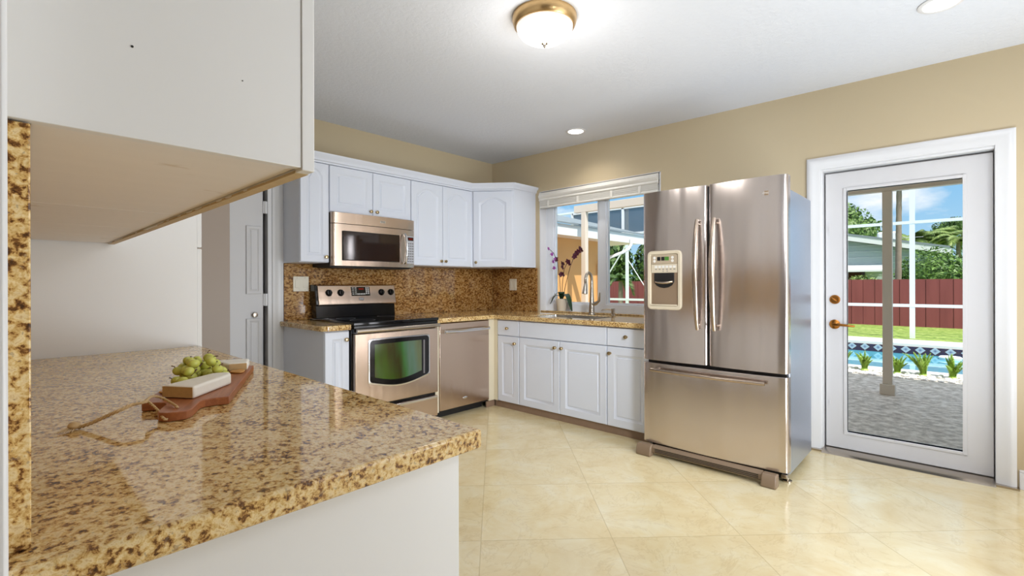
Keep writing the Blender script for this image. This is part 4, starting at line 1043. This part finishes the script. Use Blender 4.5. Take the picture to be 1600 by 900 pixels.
# ================================================================== REFRIGERATOR
RX, RY0, RY1 = 3.20, 0.745, 1.690
t = thing('refrigerator', 'stainless french-door refrigerator with ice dispenser and bottom freezer', 'refrigerator', (3.55, 1.22, 0))
BXF = RX + 0.085
MB().box(BXF, 3.86, RY0 + 0.006, RY1 - 0.006, 0.055, 1.800).build('case', M['steel_side'], t, bevel=0.006)
def fr_door(y0, y1, z0, z1, name, bow=0.016):
    pts = [(BXF - 0.004, y0), (RX + 0.045, y0)]
    N = 20
    for k in range(1, 4):
        a = math.pi / 2 * k / 4; pts.append((RX + 0.045 - 0.03 * math.sin(a), y0 + 0.018 * (1 - math.cos(a))))
    for i in range(N + 1):
        u = i / N; pts.append((RX + 0.015 - bow * math.sin(math.pi * u) ** 0.8, y0 + 0.018 + (y1 - y0 - 0.036) * u))
    for k in range(3, 0, -1):
        a = math.pi / 2 * k / 4; pts.append((RX + 0.045 - 0.03 * math.sin(a), y1 - 0.018 * (1 - math.cos(a))))
    pts += [(RX + 0.045, y1), (BXF - 0.004, y1)]
    return MB().prism(pts, lambda a, c, z: (a, c, z), z0, z1).build(name, M['steel'], t, bevel=0.002, angle=50)
YS = 1.2195
dr_l = fr_door(YS + 0.004, RY1, 0.676, 1.880, 'fridge_door')
dr_r = fr_door(RY0, YS - 0.004, 0.676, 1.880, 'fridge_door')
fz = fr_door(RY0, RY1, 0.082, 0.655, 'freezer_drawer', 0.022)
MB().box(BXF - 0.02, BXF - 0.0005, RY0 + 0.02, RY1 - 0.02, 0.60, 0.75).build('gasket', M['black_matte'], t)
MB().box(BXF - 0.05, BXF - 0.0041, YS - 0.0035, YS + 0.0035, 0.69, 1.87).build('door_seal', M['black_matte'], t)
for y in (RY0 + 0.05, RY1 - 0.05):
    MB().box(RX + 0.04, BXF + 0.06, y - 0.03, y + 0.03, 1.8005, 1.835).build('hinge_cover', M['taupe_dark'], t, bevel=0.006)
# door handles: flat bowed bars
def bow_handle(y, parent):
    pts, rad = [], []
    for i in range(21):
        u = i / 20; z = 0.915 + 0.735 * u
        pts.append((RX - 0.022 - 0.040 * math.sin(math.pi * u) ** 0.75, y, z)); rad.append(0.011 + 0.010 * math.sin(math.pi * u))
    MB().tube(pts, rad, 12).build('handle', M['handle_bronze'], parent)
    for z in (0.945, 1.62):
        MB().lathe([(0.009, 0), (0.009, 0.04)], (RX + 0.012, y, z), (-1, 0, 0), 12).build('handle_mount', M['handle_bronze'], parent)
bow_handle(YS + 0.055, dr_l); bow_handle(YS - 0.055, dr_r)
pts = []
for i in range(25):
    u = i / 24; pts.append((RX - 0.030 - 0.026 * math.sin(math.pi * u), 0.862 + 0.742 * u, 0.612))
mb = MB().tube(pts, 0.0165, 12, 0.8)
mb.build('handle', M['handle_bronze'], fz)
for y in (0.885, 1.58):
    MB().lathe([(0.011, 0), (0.011, 0.045)], (RX + 0.010, y, 0.612), (-1, 0, 0), 12).build('handle_mount', M['handle_bronze'], fz)
# badge
FF = FR(RX + 0.0065)
bg = MB().fbox(FF, 0.846, 0.898, -0.003, 0.0035, 1.762, 1.790).build('maker_badge', M['taupe_dark'], dr_r, bevel=0.001)
text_part('MAYTAG', 'maker_name', 0.0125, M['print_white'], bg, FF, 0.872, 1.776, 0.0038, 0.0005, flip=True)
# dispenser
FD2 = FR(RX + 0.0012)
DU0, DU1, DZ0_, DZ1_ = 1.388, 1.640, 1.040, 1.455
def rrect(u0, u1, z0, z1, r, d):
    return [FD2(u, d, z) for (u, z, _) in [(p[0], p[1], 0) for p in rr(u0, u1, z0, z1, r, 0)]]
mb = MB().loops([rrect(DU0, DU1, DZ0_, DZ1_, 0.03, -0.004), rrect(DU0, DU1, DZ0_, DZ1_, 0.03, 0.010), rrect(DU0 + 0.006, DU1 - 0.006, DZ0_ + 0.006, DZ1_ - 0.006, 0.026, 0.016),
                 rrect(DU0 + 0.022, DU1 - 0.022, DZ0_ + 0.026, DZ1_ - 0.022, 0.012, 0.016), rrect(DU0 + 0.026, DU1 - 0.026, DZ0_ + 0.030, DZ1_ - 0.026, 0.010, 0.004)], True, True)
di = mb.build('dispenser', M['panel_light'], dr_l)
MB().fbox(FD2, DU0 + 0.030, DU1 - 0.030, 0.0042, 0.010, 1.362, DZ1_ - 0.030).build('display_panel', M['panel_grey'], di, bevel=0.002)
mb = MB().fbox(FD2, 1.478, 1.560, 0.0101, 0.0112, 1.386, 1.412)
MB().fbox(FD2, 1.478, 1.508, 0.0101, 0.0112, 1.386, 1.412).build('green_screen', M['lcd_green'], di)
mb = MB().fbox(FD2, 1.510, 1.534, 0.0101, 0.0112, 1.386, 1.412).fbox(FD2, 1.540, 1.564, 0.0101, 0.0112, 1.386, 1.412)
mb.build('dark_screen', M['black'], di)
mb = MB()
for z in (1.383, 1.406):
    for u in (1.585, 1.452): mb.lathe([(0.010, 0), (0.010, 0.0012)], FD2(u, 0.010, z), (-1, 0, 0), 14)
mb.build('buttons', M['print_white'], di)
MB().fbox(FD2, DU0 + 0.030, DU1 - 0.030, 0.0042, 0.0105, 1.300, 1.360).build('button_panel', M['panel_light'], di, bevel=0.002)
mb = MB()
for i in range(6): mb.fbox(FD2, 1.428 + i * 0.027, 1.448 + i * 0.027, 0.0106, 0.0114, 1.334, 1.350)
mb.build('buttons', M['print_white'], di)
mb = MB()
for i in range(6): mb.fbox(FD2, 1.431 + i * 0.027, 1.445 + i * 0.027, 0.0106, 0.0112, 1.322, 1.327)
for i in range(2): mb.lathe([(0.004, 0), (0.004, 0.0008)], FD2(1.49 + i * 0.03, 0.0105, 1.311), (-1, 0, 0), 10)
mb.build('button_print', M['print_grey'], di)
# recess with a curved back standing proud of nothing: shallow scoop, tray, paddle
a, b_ = DU0 + 0.030, DU1 - 0.030
mb = MB()
rows = []
for i in range(11):
    u = a + (b_ - a) * i / 10; s_ = math.sin(math.pi * i / 10)
    rows.append([FD2(u, 0.0046, 1.298), FD2(u, 0.0046, 1.215), FD2(u, 0.0048 + 0.004 * s_, 1.15), FD2(u, 0.0052 + 0.008 * s_, 1.075), FD2(u, 0.0042, 1.075), FD2(u, 0.0042, 1.298)])
mb.loops(rows)
mb.build('recess', M['taupe_dark'], di)
pts = [(1.44, 1.298), (1.44, 1.235), (1.455, 1.212), (1.48, 1.198), (1.514, 1.192), (1.548, 1.198), (1.573, 1.212), (1.588, 1.235), (1.588, 1.298)]
MB().prism(pts, lambda u, z, d: FD2(u, d, z), 0.0058, 0.0105).build('chute', M['black_matte'], di, bevel=0.003)
MB().tube([FD2(1.45, 0.012, 1.236), FD2(1.48, 0.018, 1.230), FD2(1.514, 0.020, 1.228), FD2(1.548, 0.018, 1.230), FD2(1.578, 0.012, 1.236)], [0.008, 0.010, 0.010, 0.010, 0.008], 8).build('paddle', M['handle_bronze'], di)
MB().fbox(FD2, a, b_, 0.0042, 0.022, 1.068, 1.078).build('drip_tray', M['panel_light'], di, bevel=0.002)
# base grille with splayed feet, leveling hardware
GX = RX - 0.055
mb = MB().prism([(GX + 0.03, 0.018), (GX + 0.012, 0.030), (GX + 0.012, 0.062), (GX + 0.030, 0.078), (GX + 0.05, 0.078), (GX + 0.05, 0.018)], lambda x, z, y: (x, y, z), RY0 + 0.13, RY1 - 0.10)
gr = mb.build('base_grille', M['taupe_dark'], t, bevel=0.003)
for y0, y1, s_ in ((RY0 + 0.045, RY0 + 0.13, 1), (RY1 - 0.10, RY1 + 0.012, -1)):
    MB().prism([(GX - 0.018, 0.0), (GX - 0.022, 0.012), (GX - 0.012, 0.060), (GX + 0.004, 0.078), (GX + 0.05, 0.078), (GX + 0.05, 0.0)], lambda x, z, y: (x, y, z), y0, y1).build('grille_foot', M['taupe_dark'], gr, bevel=0.008, seg=3)
for k in range(3):
    z = 0.034 + k * 0.010
    MB().box(GX + 0.009, GX + 0.0125, RY0 + 0.15, RY1 - 0.12, z, z + 0.004).build('grille_slot', M['black_matte'], gr)
MB().box(BXF + 0.01, 3.80, RY0 + 0.04, RY1 - 0.04, 0.02, 0.0545).build('undercarriage', M['black_matte'], t)
for y in (RY0 + 0.03, RY1 - 0.03):
    MB().lathe([(0.026, 0.0), (0.026, 0.008), (0.010, 0.012), (0.010, 0.0545)], (BXF + 0.035, y, 0), (0, 0, 1), 16).build('leveling_foot', M['nickel'], t)
    MB().box(BXF - 0.02, BXF + 0.03, y - 0.012, y + 0.022 if y < 1 else y + 0.012, 0.030, 0.0545).build('foot_bracket', M['nickel'], t, bevel=0.004)
for y in (RY0 + 0.1, RY1 - 0.1):
    MB().lathe([(0.02, 0), (0.02, 0.03)], (3.78, y - 0.015, 0.02), (0, 1, 0), 14).build('roller', M['black_matte'], t)

# ================================================================== CEILING LAMPS
lx, ly = 2.005, 1.625; lz = ceil_z(ly) + 0.004
t = thing('ceiling_light', 'round flush ceiling light with gold ring and frosted bowl', 'ceiling light', (lx, ly, lz))
MB().lathe([(0.172, -0.004), (0.174, -0.020), (0.166, -0.050), (0.158, -0.060), (0.150, -0.060), (0.150, -0.004)], (lx, ly, lz), (0, 0, 1), 48).build('ring', M['lamp_ring'], t)
pf = [(0.152 * math.cos(a), -0.058 - 0.088 * math.sin(a)) for a in [math.radians(x) for x in range(0, 91, 9)]]
MB().lathe(pf, (lx, ly, lz), (0, 0, 1), 48, False, True).build('glass_bowl', M['bowl'], t)
MB().lathe([(0.006, -0.140), (0.017, -0.146), (0.017, -0.150), (0.008, -0.156), (0.007, -0.164), (0.004, -0.170), (0.0, -0.171)], (lx, ly, lz), (0, 0, 1), 20).build('finial', M['nickel'], t)
lamp('ceiling_light_bulb', 'POINT', (lx, ly, lz - 0.42), 7.5, (1.0, 0.96, 0.90), shadow_soft_size=0.12)
def recessed(x, y, label):
    z = ceil_z(y)
    t = thing('recessed_light', label, 'ceiling light', (x, y, z), 'recessed ceiling lights')
    MB().lathe([(0.092, 0.0), (0.094, -0.004), (0.086, -0.009), (0.074, -0.008), (0.070, -0.002)], (x, y, z), (0, 0, 1), 40, True, False).build('trim_ring', M['trim'], t)
    MB().lathe([(0.071, -0.0035), (0.060, -0.0055), (0.0, -0.006)], (x, y, z), (0, 0, 1), 32).build('lens', M['bulb'], t)
    lamp('recessed_spot', 'SPOT', (x, y, z - 0.02), 21, (1.0, 0.96, 0.90), target=(x, y, 0), spot_size=math.radians(140), spot_blend=0.9, shadow_soft_size=0.06)
recessed(3.735, 2.65, 'small lit recessed ceiling light near the window wall')
recessed(3.25, 0.06, 'lit recessed ceiling light at the top edge, toward the patio door')

# ================================================================== OUTDOORS
G = -0.06
def ground(name, x0, x1, y0, y1, z0, z1, mat): return structure(MB().box(x0, x1, y0, y1, z0, z1).build(name, mat, smooth=False))
PATX = 8.30
ground('patio', W + 0.2, PATX, -8, 5.9, G - 0.15, G, M['patio'])
ground('gravel_bed', PATX, 8.90, -8, 5.9, G - 0.15, G - 0.005, M['pebble_bed'])
PX0, PX1, PY0, PY1 = 9.25, 13.35, -7.0, 3.9
structure(MB().slab([8.90, PX0, PX1, 14.2], [-8, PY0, PY1, 5.9], lambda i, j: not (i == 1 and j == 1), lambda a, c, d: (a, c, d), G - 0.15, G + 0.0).build('pool_coping', M['coping'], bevel=0.02, seg=3))
structure(MB().slab([14.2, 60], [-40, 40], lambda i, j: True, lambda a, c, d: (a, c, d), G - 0.3, G - 0.01).build('lawn', M['lawn'], smooth=False))
ground('lawn_side', 4.3, 14.2, 5.9, 40, G - 0.3, G - 0.012, M['lawn'])
mb = MB()
for (a, b_, c, d) in ((PX1, PX1 + 0.15, PY0, PY1), (PX0 - 0.15, PX0, PY0, PY1), (PX0, PX1, PY1, PY1 + 0.15), (PX0, PX1, PY0 - 0.15, PY0)): mb.box(a, b_, c, d, -1.5, G - 0.151)
mb.box(PX0, PX1, PY0, PY1, -1.6, -1.5)
sp = mb.build('swimming_pool', M['pool_wall'], smooth=False); tag(sp, 'blue swimming pool with patterned tile band behind the patio', 'pool')
mb = MB().box(PX1 - 0.012, PX1 - 0.001, PY0, PY1, G - 0.30, G - 0.075).box(PX0 + 0.001, PX0 + 0.012, PY0, PY1, G - 0.30, G - 0.075)
mb.build('tile_band', M['pool_tile'], sp, smooth=False)
MB().box(PX0 + 0.012, PX1 - 0.012, PY0 + 0.001, PY1 - 0.001, -1.2, G - 0.235).build('water', M['water'], sp, smooth=False)
c = (12.9, 0.12, G - 0.235)
t = thing('pool_float', 'small round white float on the pool water', 'pool float', c)
MB().lathe([(0.10, -0.02), (0.17, 0.0), (0.18, 0.04), (0.16, 0.06), (0.0, 0.065)], c, (0, 0, 1), 24).build('disc', M['alu'], t)
MB().lathe([(0.09, -0.12), (0.10, -0.021)], c, (0, 0, 1), 20).build('basket', M['alu'], t)
# patio roof, beam, posts
t = thing('patio_roof', 'flat patio roof with a taupe front beam outside the glass door', 'patio roof', (5.6, 1.0, 2.3))
MB().box(W + 0.21, 7.12, -8, 2.3, 2.46, 2.54).build('deck', M['fascia'], t, smooth=False)
MB().box(6.98, 7.07, -8, 2.3, 2.285, 2.459).build('beam', M['post'], t, bevel=0.004)
MB().box(6.98, 7.07, 2.301, 5.0, 2.485, 2.61).build('beam', M['post'], t, bevel=0.004)
MB().box(7.121, 7.15, -8, 2.3, 2.43, 2.56).build('fascia', M['fascia'], t, smooth=False)
for i in range(6):
    y = -5.9 + i * 1.5
    MB().box(W + 0.22, 6.979, y - 0.02, y + 0.02, 2.32, 2.459).build('rafter', M['post'], t, smooth=False)
def patio_post(y, label, top=2.2845):
    t = thing('patio_post', label, 'post', (7.025, y, G), 'patio posts')
    MB().box(6.98, 7.07, y - 0.045, y + 0.045, G + 0.12, top).build('shaft', M['post'], t, bevel=0.004)
    MB().box(6.955, 7.095, y - 0.07, y + 0.07, G, G + 0.12).build('base', M['post'], t, bevel=0.004)
patio_post(0.60, 'square taupe patio post seen through the glass door')
patio_post(4.80, 'square patio post outside the left half of the kitchen window', 2.4845)
# gravel pebbles
random.seed(21)
mb = MB()
for k in range(420):
    x, y = random.uniform(8.32, 8.86), random.uniform(-0.6, 1.9)
    r = random.uniform(0.018, 0.04)
    if any((x - a) ** 2 + (y - b_) ** 2 < 0.0125 for a, b_ in ((8.75, 1.02), (8.72, 0.64), (8.74, 0.36), (8.74, 0.06), (8.8, 1.30))): continue
    mb.ell((x, y, G + r * 0.25), (r, r * random.uniform(.6, 1), r * 0.55), 7, 4, Matrix.Rotation(random.random() * 6, 3, 'Z'))
tag(mb.build('pebbles', M['pebble']), 'bed of loose white pebbles between patio and pool', 'pebbles', kind='stuff')
# foxtail ferns
def fern(x, y, h, label, seed):
    random.seed(seed)
    t = thing('foxtail_fern', label, 'fern', (x, y, G), 'foxtail ferns along the pool edge')
    mb = MB()
    for k in range(17):
        a = random.random() * 2 * math.pi; lean = random.uniform(0.05, 0.75); hh = h * random.uniform(0.6, 1.0)
        for i in range(36):
            s_ = i / 35; c = Vector((x, y, G)) + Vector((math.cos(a) * lean * hh * s_ ** 1.4, math.sin(a) * lean * hh * s_ ** 1.4, hh * s_ * (1 - 0.25 * lean * s_)))
            for j in range(10):
                th = random.random() * 6.28; w = 0.036 * (1 - s_ ** 3) + 0.008
                d = Vector((math.cos(th), math.sin(th), 0.6)); sd = Vector((-math.sin(th), math.cos(th), 0.1)) * 0.006
                b_ = len(mb.v); mb.v += [tuple(c - sd), tuple(c + sd), tuple(c + d * w)]; mb.f.append((b_, b_ + 1, b_ + 2))
    mb.build('fronds', M['leaf_fern'], t, noclean=True)
    MB().lathe([(0.05, 0), (0.02, 0.05), (0.0, 0.06)], (x, y, G), (0, 0, 1), 8).build('crown', M['leaf_fern'], t)
fern(8.75, 1.02, 0.30, 'spreading green fern left of the patio post by the pool', 1)
fern(8.72, 0.64, 0.28, 'green fern half hidden behind the patio post', 2)
fern(8.74, 0.36, 0.38, 'upright green fern by the pool, just right of the patio post', 3)
fern(8.74, 0.06, 0.36, 'rightmost green fern at the pool edge', 4)
fern(8.8, 1.30, 0.34, 'leftmost green fern, cut off by the door frame', 5)
# screen enclosure of white aluminium
SXX = 14.6
t = thing('screen_enclosure', 'white aluminium pool cage frame standing on the lawn edge', 'pool cage', (SXX, 2, G))
def post(x, y, z0, z1, w=0.05): MB().box(x - w / 2, x + w / 2, y - w, y + w, z0, z1).build('upright', M['alu'], t)
for y in (-3.0, 0.79, 4.4, 8.25, 12.0): post(SXX, y, G - 0.01, 3.9)
for z in (0.70, 2.65, 3.88):
    MB().box(SXX - 0.03, SXX + 0.03, -6, 14, z - 0.035, z + 0.035).build('rail', M['alu'], t)
MB().tube([(SXX, 8.25, 2.6), (SXX, 9.6, 0.7)], 0.025, 8).build('brace', M['alu'], t)
MB().tube([(SXX, 8.25, 2.1), (SXX, 7.3, 0.7)], 0.015, 8).build('brace', M['alu'], t)
# fence
FX = 18.6
mb = MB(); y = -8.0
while y < 22:
    w = 0.30; o_ = 0.012 if int(round(y / w)) % 2 else 0.0
    mb.box(FX - o_, FX + 0.03, y + 0.004, y + w - 0.004, G - 0.01, 1.345); y += w
mb.box(FX + 0.0305, FX + 0.045, -8, 22, G - 0.01, 1.33)
tag(mb.build('board_fence', M['fence'], smooth=False), 'dark red board fence at the back of the garden', 'fence')
# neighbour house
t = thing('neighbor_house', 'grey-green sided house with low gable roof behind the fence', 'house', (27, 5, G))
mb = MB()
HX = 26.0
prf = [(1.0, G), (1.0, 2.55), (11.0, 4.75), (11.0, G)]
mb.prism(prf, lambda y, z, x: (x, y, z), HX, HX + 10); wl_ = mb.build('wall', M['siding'], t, smooth=False)
mb = MB()
for k in range(10): mb.box(HX - 0.02, HX - 0.001, 1.05, 10.9, 0.8 + k * 0.26, 0.812 + k * 0.26)
mb.build('siding_lines', M['fascia'], wl_, smooth=False)
sl = (4.75 - 2.55) / 10
mb = MB().prism([(0.2, 2.55 - 0.8 * sl), (0.2, 2.80 - 0.8 * sl), (11.0, 5.0), (11.0, 4.75)], lambda y, z, x: (x, y, z), HX - 0.5, HX - 0.42)
mb.build('fascia', M['fascia'], t, smooth=False)
mb = MB().prism([(0.2, 2.78 - 0.8 * sl), (0.2, 2.86 - 0.8 * sl), (11.0, 5.06), (11.0, 4.98)], lambda y, z, x: (x, y, z), HX - 0.52, HX + 10.5)
mb.build('roof', M['roof'], t, smooth=False)
MB().box(HX - 0.06, HX - 0.001, 3.0, 5.2, 0.6, 1.75).build('window', M['dark_glass'], t, smooth=False)
mb = MB().prism([(HX - 0.9, 1.72), (HX - 0.9, 1.80), (HX - 0.001, 2.05), (HX - 0.001, 1.97)], lambda x, z, y: (x, y, z), 2.3, 5.6)
mb.build('awning', M['fascia'], t, smooth=False)
MB().box(HX + 1.2, HX + 2.4, 1.9, 2.7, 3.0, 3.55).build('roof_unit', M['fascia'], t, bevel=0.08)
# vegetation
def blob(mb, c, r, n, size, seed, shell=0.55):
    rnd = random.Random(seed); c = Vector(c)
    for _ in range(n):
        d = Vector((rnd.gauss(0, 1), rnd.gauss(0, 1), rnd.gauss(0, 1))).normalized()
        q = shell + (1 - shell) * rnd.random() ** 0.5
        q *= 1 + 0.10 * math.sin(7 * d.x + seed) * math.cos(6 * d.z + d.y * 5)
        p = c + Vector((d.x * r[0], d.y * r[1], d.z * r[2])) * q
        a = (d + Vector((rnd.gauss(0, .6), rnd.gauss(0, .6), rnd.gauss(0, .6)))).normalized(); u = a.orthogonal().normalized(); v = a.cross(u)
        th = rnd.random() * 6.28; u, v = u * math.cos(th) + v * math.sin(th), v * math.cos(th) - u * math.sin(th)
        s_ = size * rnd.uniform(0.6, 1.3); b_ = len(mb.v)
        mb.v += [tuple(p - u * s_), tuple(p + v * s_ * .45), tuple(p + u * s_), tuple(p - v * s_ * .45)]; mb.f.append((b_, b_ + 1, b_ + 2, b_ + 3))
def tree(name, cat, label, base, blobs, mat, trunk_h, size, n, group=None, tr=0.14):
    t = thing(name, label, cat, base, group)
    mb = MB(); core = MB()
    for k, (dx, dy, dz, rx, ry, rz) in enumerate(blobs):
        c = (base[0] + dx, base[1] + dy, base[2] + dz); blob(mb, c, (rx, ry, rz), n, size, k * 13 + int(abs(base[1] * 10)))
        core.ell(c, (rx * .66, ry * .66, rz * .66), 12, 8)
    f = mb.build('foliage', mat, t, noclean=True)
    core.build('inner_foliage', mat, f)
    b = Vector(base); MB().tube([b, b + Vector((0.05, 0.05, trunk_h * .5)), b + Vector((0, 0.1, trunk_h))], [tr * 1.2, tr, tr * .7], 8).build('trunk', M['bark'], t)
tree('round_shrub', 'shrub', 'big round clipped green shrub behind the red fence', (21.5, 0.62, G - 0.01), [(0, 0, 1.45, 1.05, 1.02, 1.10), (0.1, 0.35, 1.1, 0.9, 0.8, 0.9), (0, -0.35, 1.2, 0.9, 0.8, 1.0)], M['leaf'], 1.0, 0.066, 2600)
tree('low_shrub', 'shrub', 'low pale shrub above the fence in front of the neighbour house', (20.6, 2.45, G - 0.01), [(0, 0, 1.12, 0.5, 0.55, 0.5)], M['leaf_palm'], 0.8, 0.06, 700)
tree('broad_tree', 'tree', 'broad leafy tree behind the neighbour house roof', (44.5, 6.1, G - 0.01), [(0, 0, 5.3, 2.2, 1.8, 1.8), (0, 1.5, 5.6, 2.1, 1.7, 1.6), (0, -0.9, 4.9, 1.6, 1.3, 1.5), (0, 0.4, 6.5, 1.5, 1.2, 1.0)], M['leaf_tree'], 4.0, 0.15, 800)
def frond(mb, c, a, L, droop, rise, w=0.35, n=16):
    c = Vector(c); d = Vector((math.cos(a), math.sin(a), 0)); sd0 = Vector((-math.sin(a), math.cos(a), 0))
    prev = c
    for i in range(1, n + 1):
        s_ = i / n; p = c + d * L * s_ * (1 - 0.15 * s_) + Vector((0, 0, rise * s_ - droop * s_ ** 2.2))
        tg = (p - prev); b_ = len(mb.v); o_ = Vector((0, 0, 0.012))
        mb.v += [tuple(prev - o_), tuple(prev + o_), tuple(p + o_), tuple(p - o_)]; mb.f.append((b_, b_ + 1, b_ + 2, b_ + 3))
        for s2 in (-1, 1):
            tip = p + sd0 * s2 * w * math.sin(math.pi * (0.15 + 0.8 * s_)) + d * 0.18 + Vector((0, 0, -0.16 * w / 0.35))
            for q in (prev, (prev + p) / 2):
                b_ = len(mb.v); mb.v += [tuple(q - tg * .35), tuple(q + tg * .35), tuple(tip + (q - p))]; mb.f.append((b_, b_ + 1, b_ + 2))
        prev = p
def palm(name, label, base, h, L, n, mat, seed, trunk=0.12, group=None, lean=0.0):
    rnd = random.Random(seed); t = thing(name, label, 'palm tree', base, group); b = Vector(base); top = b + Vector((0, lean, h))
    mb = MB()
    for k in range(n): frond(mb, top, 2 * math.pi * k / n + rnd.uniform(-.2, .2), L * rnd.uniform(.8, 1.1), L * rnd.uniform(0.4, 0.9), L * rnd.uniform(0.15, 0.7), 0.3 * L / 1.6)
    mb.build('fronds', mat, t, noclean=True)
    prof = []
    for i in range(int(max(6, h * 5))):
        s_ = i / (max(6, h * 5) - 1); prof.append((trunk * (1.1 - 0.35 * s_) * (1.0 if i % 2 else 1.10), h * s_))
    ax = Vector((0, lean, h)); MB().lathe(prof, b, ax, 12).build('trunk', M['bark'], t)
palm('tall_palm', 'tall slim palm trunk rising just right of the patio post', (20.2, 1.46, G - 0.01), 5.4, 1.7, 12, M['leaf_palm'], 3, 0.085, 'garden palms', -0.05)
palm('low_palm', 'bushy palm over the end of the neighbour roof, nearest the tall trunk', (39.5, 2.10, G - 0.01), 4.05, 2.25, 28, M['leaf_palm'], 5, 0.12, 'garden palms')
palm('low_palm', 'bushy palm behind the round shrub, in the middle of the row', (40.5, 0.95, G - 0.01), 4.2, 2.1, 28, M['leaf_palm'], 6, 0.12, 'garden palms')
palm('low_palm', 'bushy palm at the right edge of the door glass', (39.0, 0.0, G - 0.01), 3.9, 1.9, 28, M['leaf_palm'], 7, 0.12, 'garden palms')
tree('round_tree', 'tree', 'dark treetop far behind the palms on the right of the door glass', (47.0, 0.55, G - 0.01), [(0, 0, 5.1, 1.0, 1.0, 0.9), (0, -0.5, 5.5, 0.8, 0.8, 0.6)], M['leaf_deep'], 4.7, 0.12, 500)
# hedge row behind the fence seen through the kitchen window
for k, (x, y, h, lab) in enumerate(((20.5, 10.2, 1.9, 'dense dark tree seen in the right pane of the kitchen window, rightmost'), (20.3, 12.4, 2.1, 'dense dark tree behind the white cage post in the window'), (20.6, 14.6, 2.0, 'dense dark tree beside the corner of the peach wall'))):
    tree('garden_tree', 'tree', lab, (x, y, G - 0.01), [(0, 0, h, 1.2, 1.02, 1.6), (-0.1, 0.2, h - 0.5, 1.0, 0.85, 1.3), (0, -0.2, h + 0.4, 1.0, 0.85, 1.2)], M['leaf_deep'], 1.6, 0.16, 800, 'trees behind the garden fence')
palm('low_palm', 'feathery palm in front of the dark trees in the kitchen window', (17.0, 9.9, G - 0.01), 1.5, 1.0, 14, M['leaf_deep'], 9, 0.1, 'garden palms')
# wing of the house seen through the kitchen window
t = thing('house_wing', 'peach stucco house wing with white eave outside the kitchen window', 'house wing', (6.5, 6.5, G))
MB().box(4.33, 8.45, 5.45, 9.5, G - 0.01, 2.22).build('wall', M['stucco'], t, smooth=False)
MB().box(4.33, 9.6, 5.0, 5.04, 2.08, 2.27).build('fascia', M['fascia'], t, smooth=False)
MB().box(4.33, 9.6, 5.041, 5.9, 2.10, 2.13).build('eave_soffit', M['post'], t, smooth=False)
mb = MB().prism([(4.96, 2.271), (4.96, 2.30), (9.0, 3.42), (9.0, 3.39)], lambda y, z, x: (x, y, z), 4.33, 9.65)
mb.build('roof', M['roof'], t, smooth=False)
MB().tube([(8.95, 4.96, 2.16), (8.95, 4.96, 2.05), (8.88, 4.98, 1.95), (8.78, 5.05, 1.88), (8.50, 5.30, 1.74), (8.42, 5.40, 1.62), (8.42, 5.40, 0.0)], 0.032, 10).build('downspout', M['fascia'], t)
# screen panel above the eave
t = thing('roof_screen', 'dark insect screen panel framed in white above the wing eave', 'insect screen', (10.0, 5.4, 2.3))
MB().box(10.0, 10.01, 4.4, 7.2, 2.42, 2.98).build('mesh', M['mesh'], t, smooth=False)
mb = MB()
for y in (4.4, 5.75, 7.2): mb.box(9.97, 10.04, y - 0.03, y + 0.03, 2.38, 3.02)
mb.box(9.97, 10.04, 4.4, 7.2, 2.98, 3.03).box(9.97, 10.04, 4.4, 7.2, 2.38, 2.42)
mb.build('frame', M['alu'], t, smooth=False)
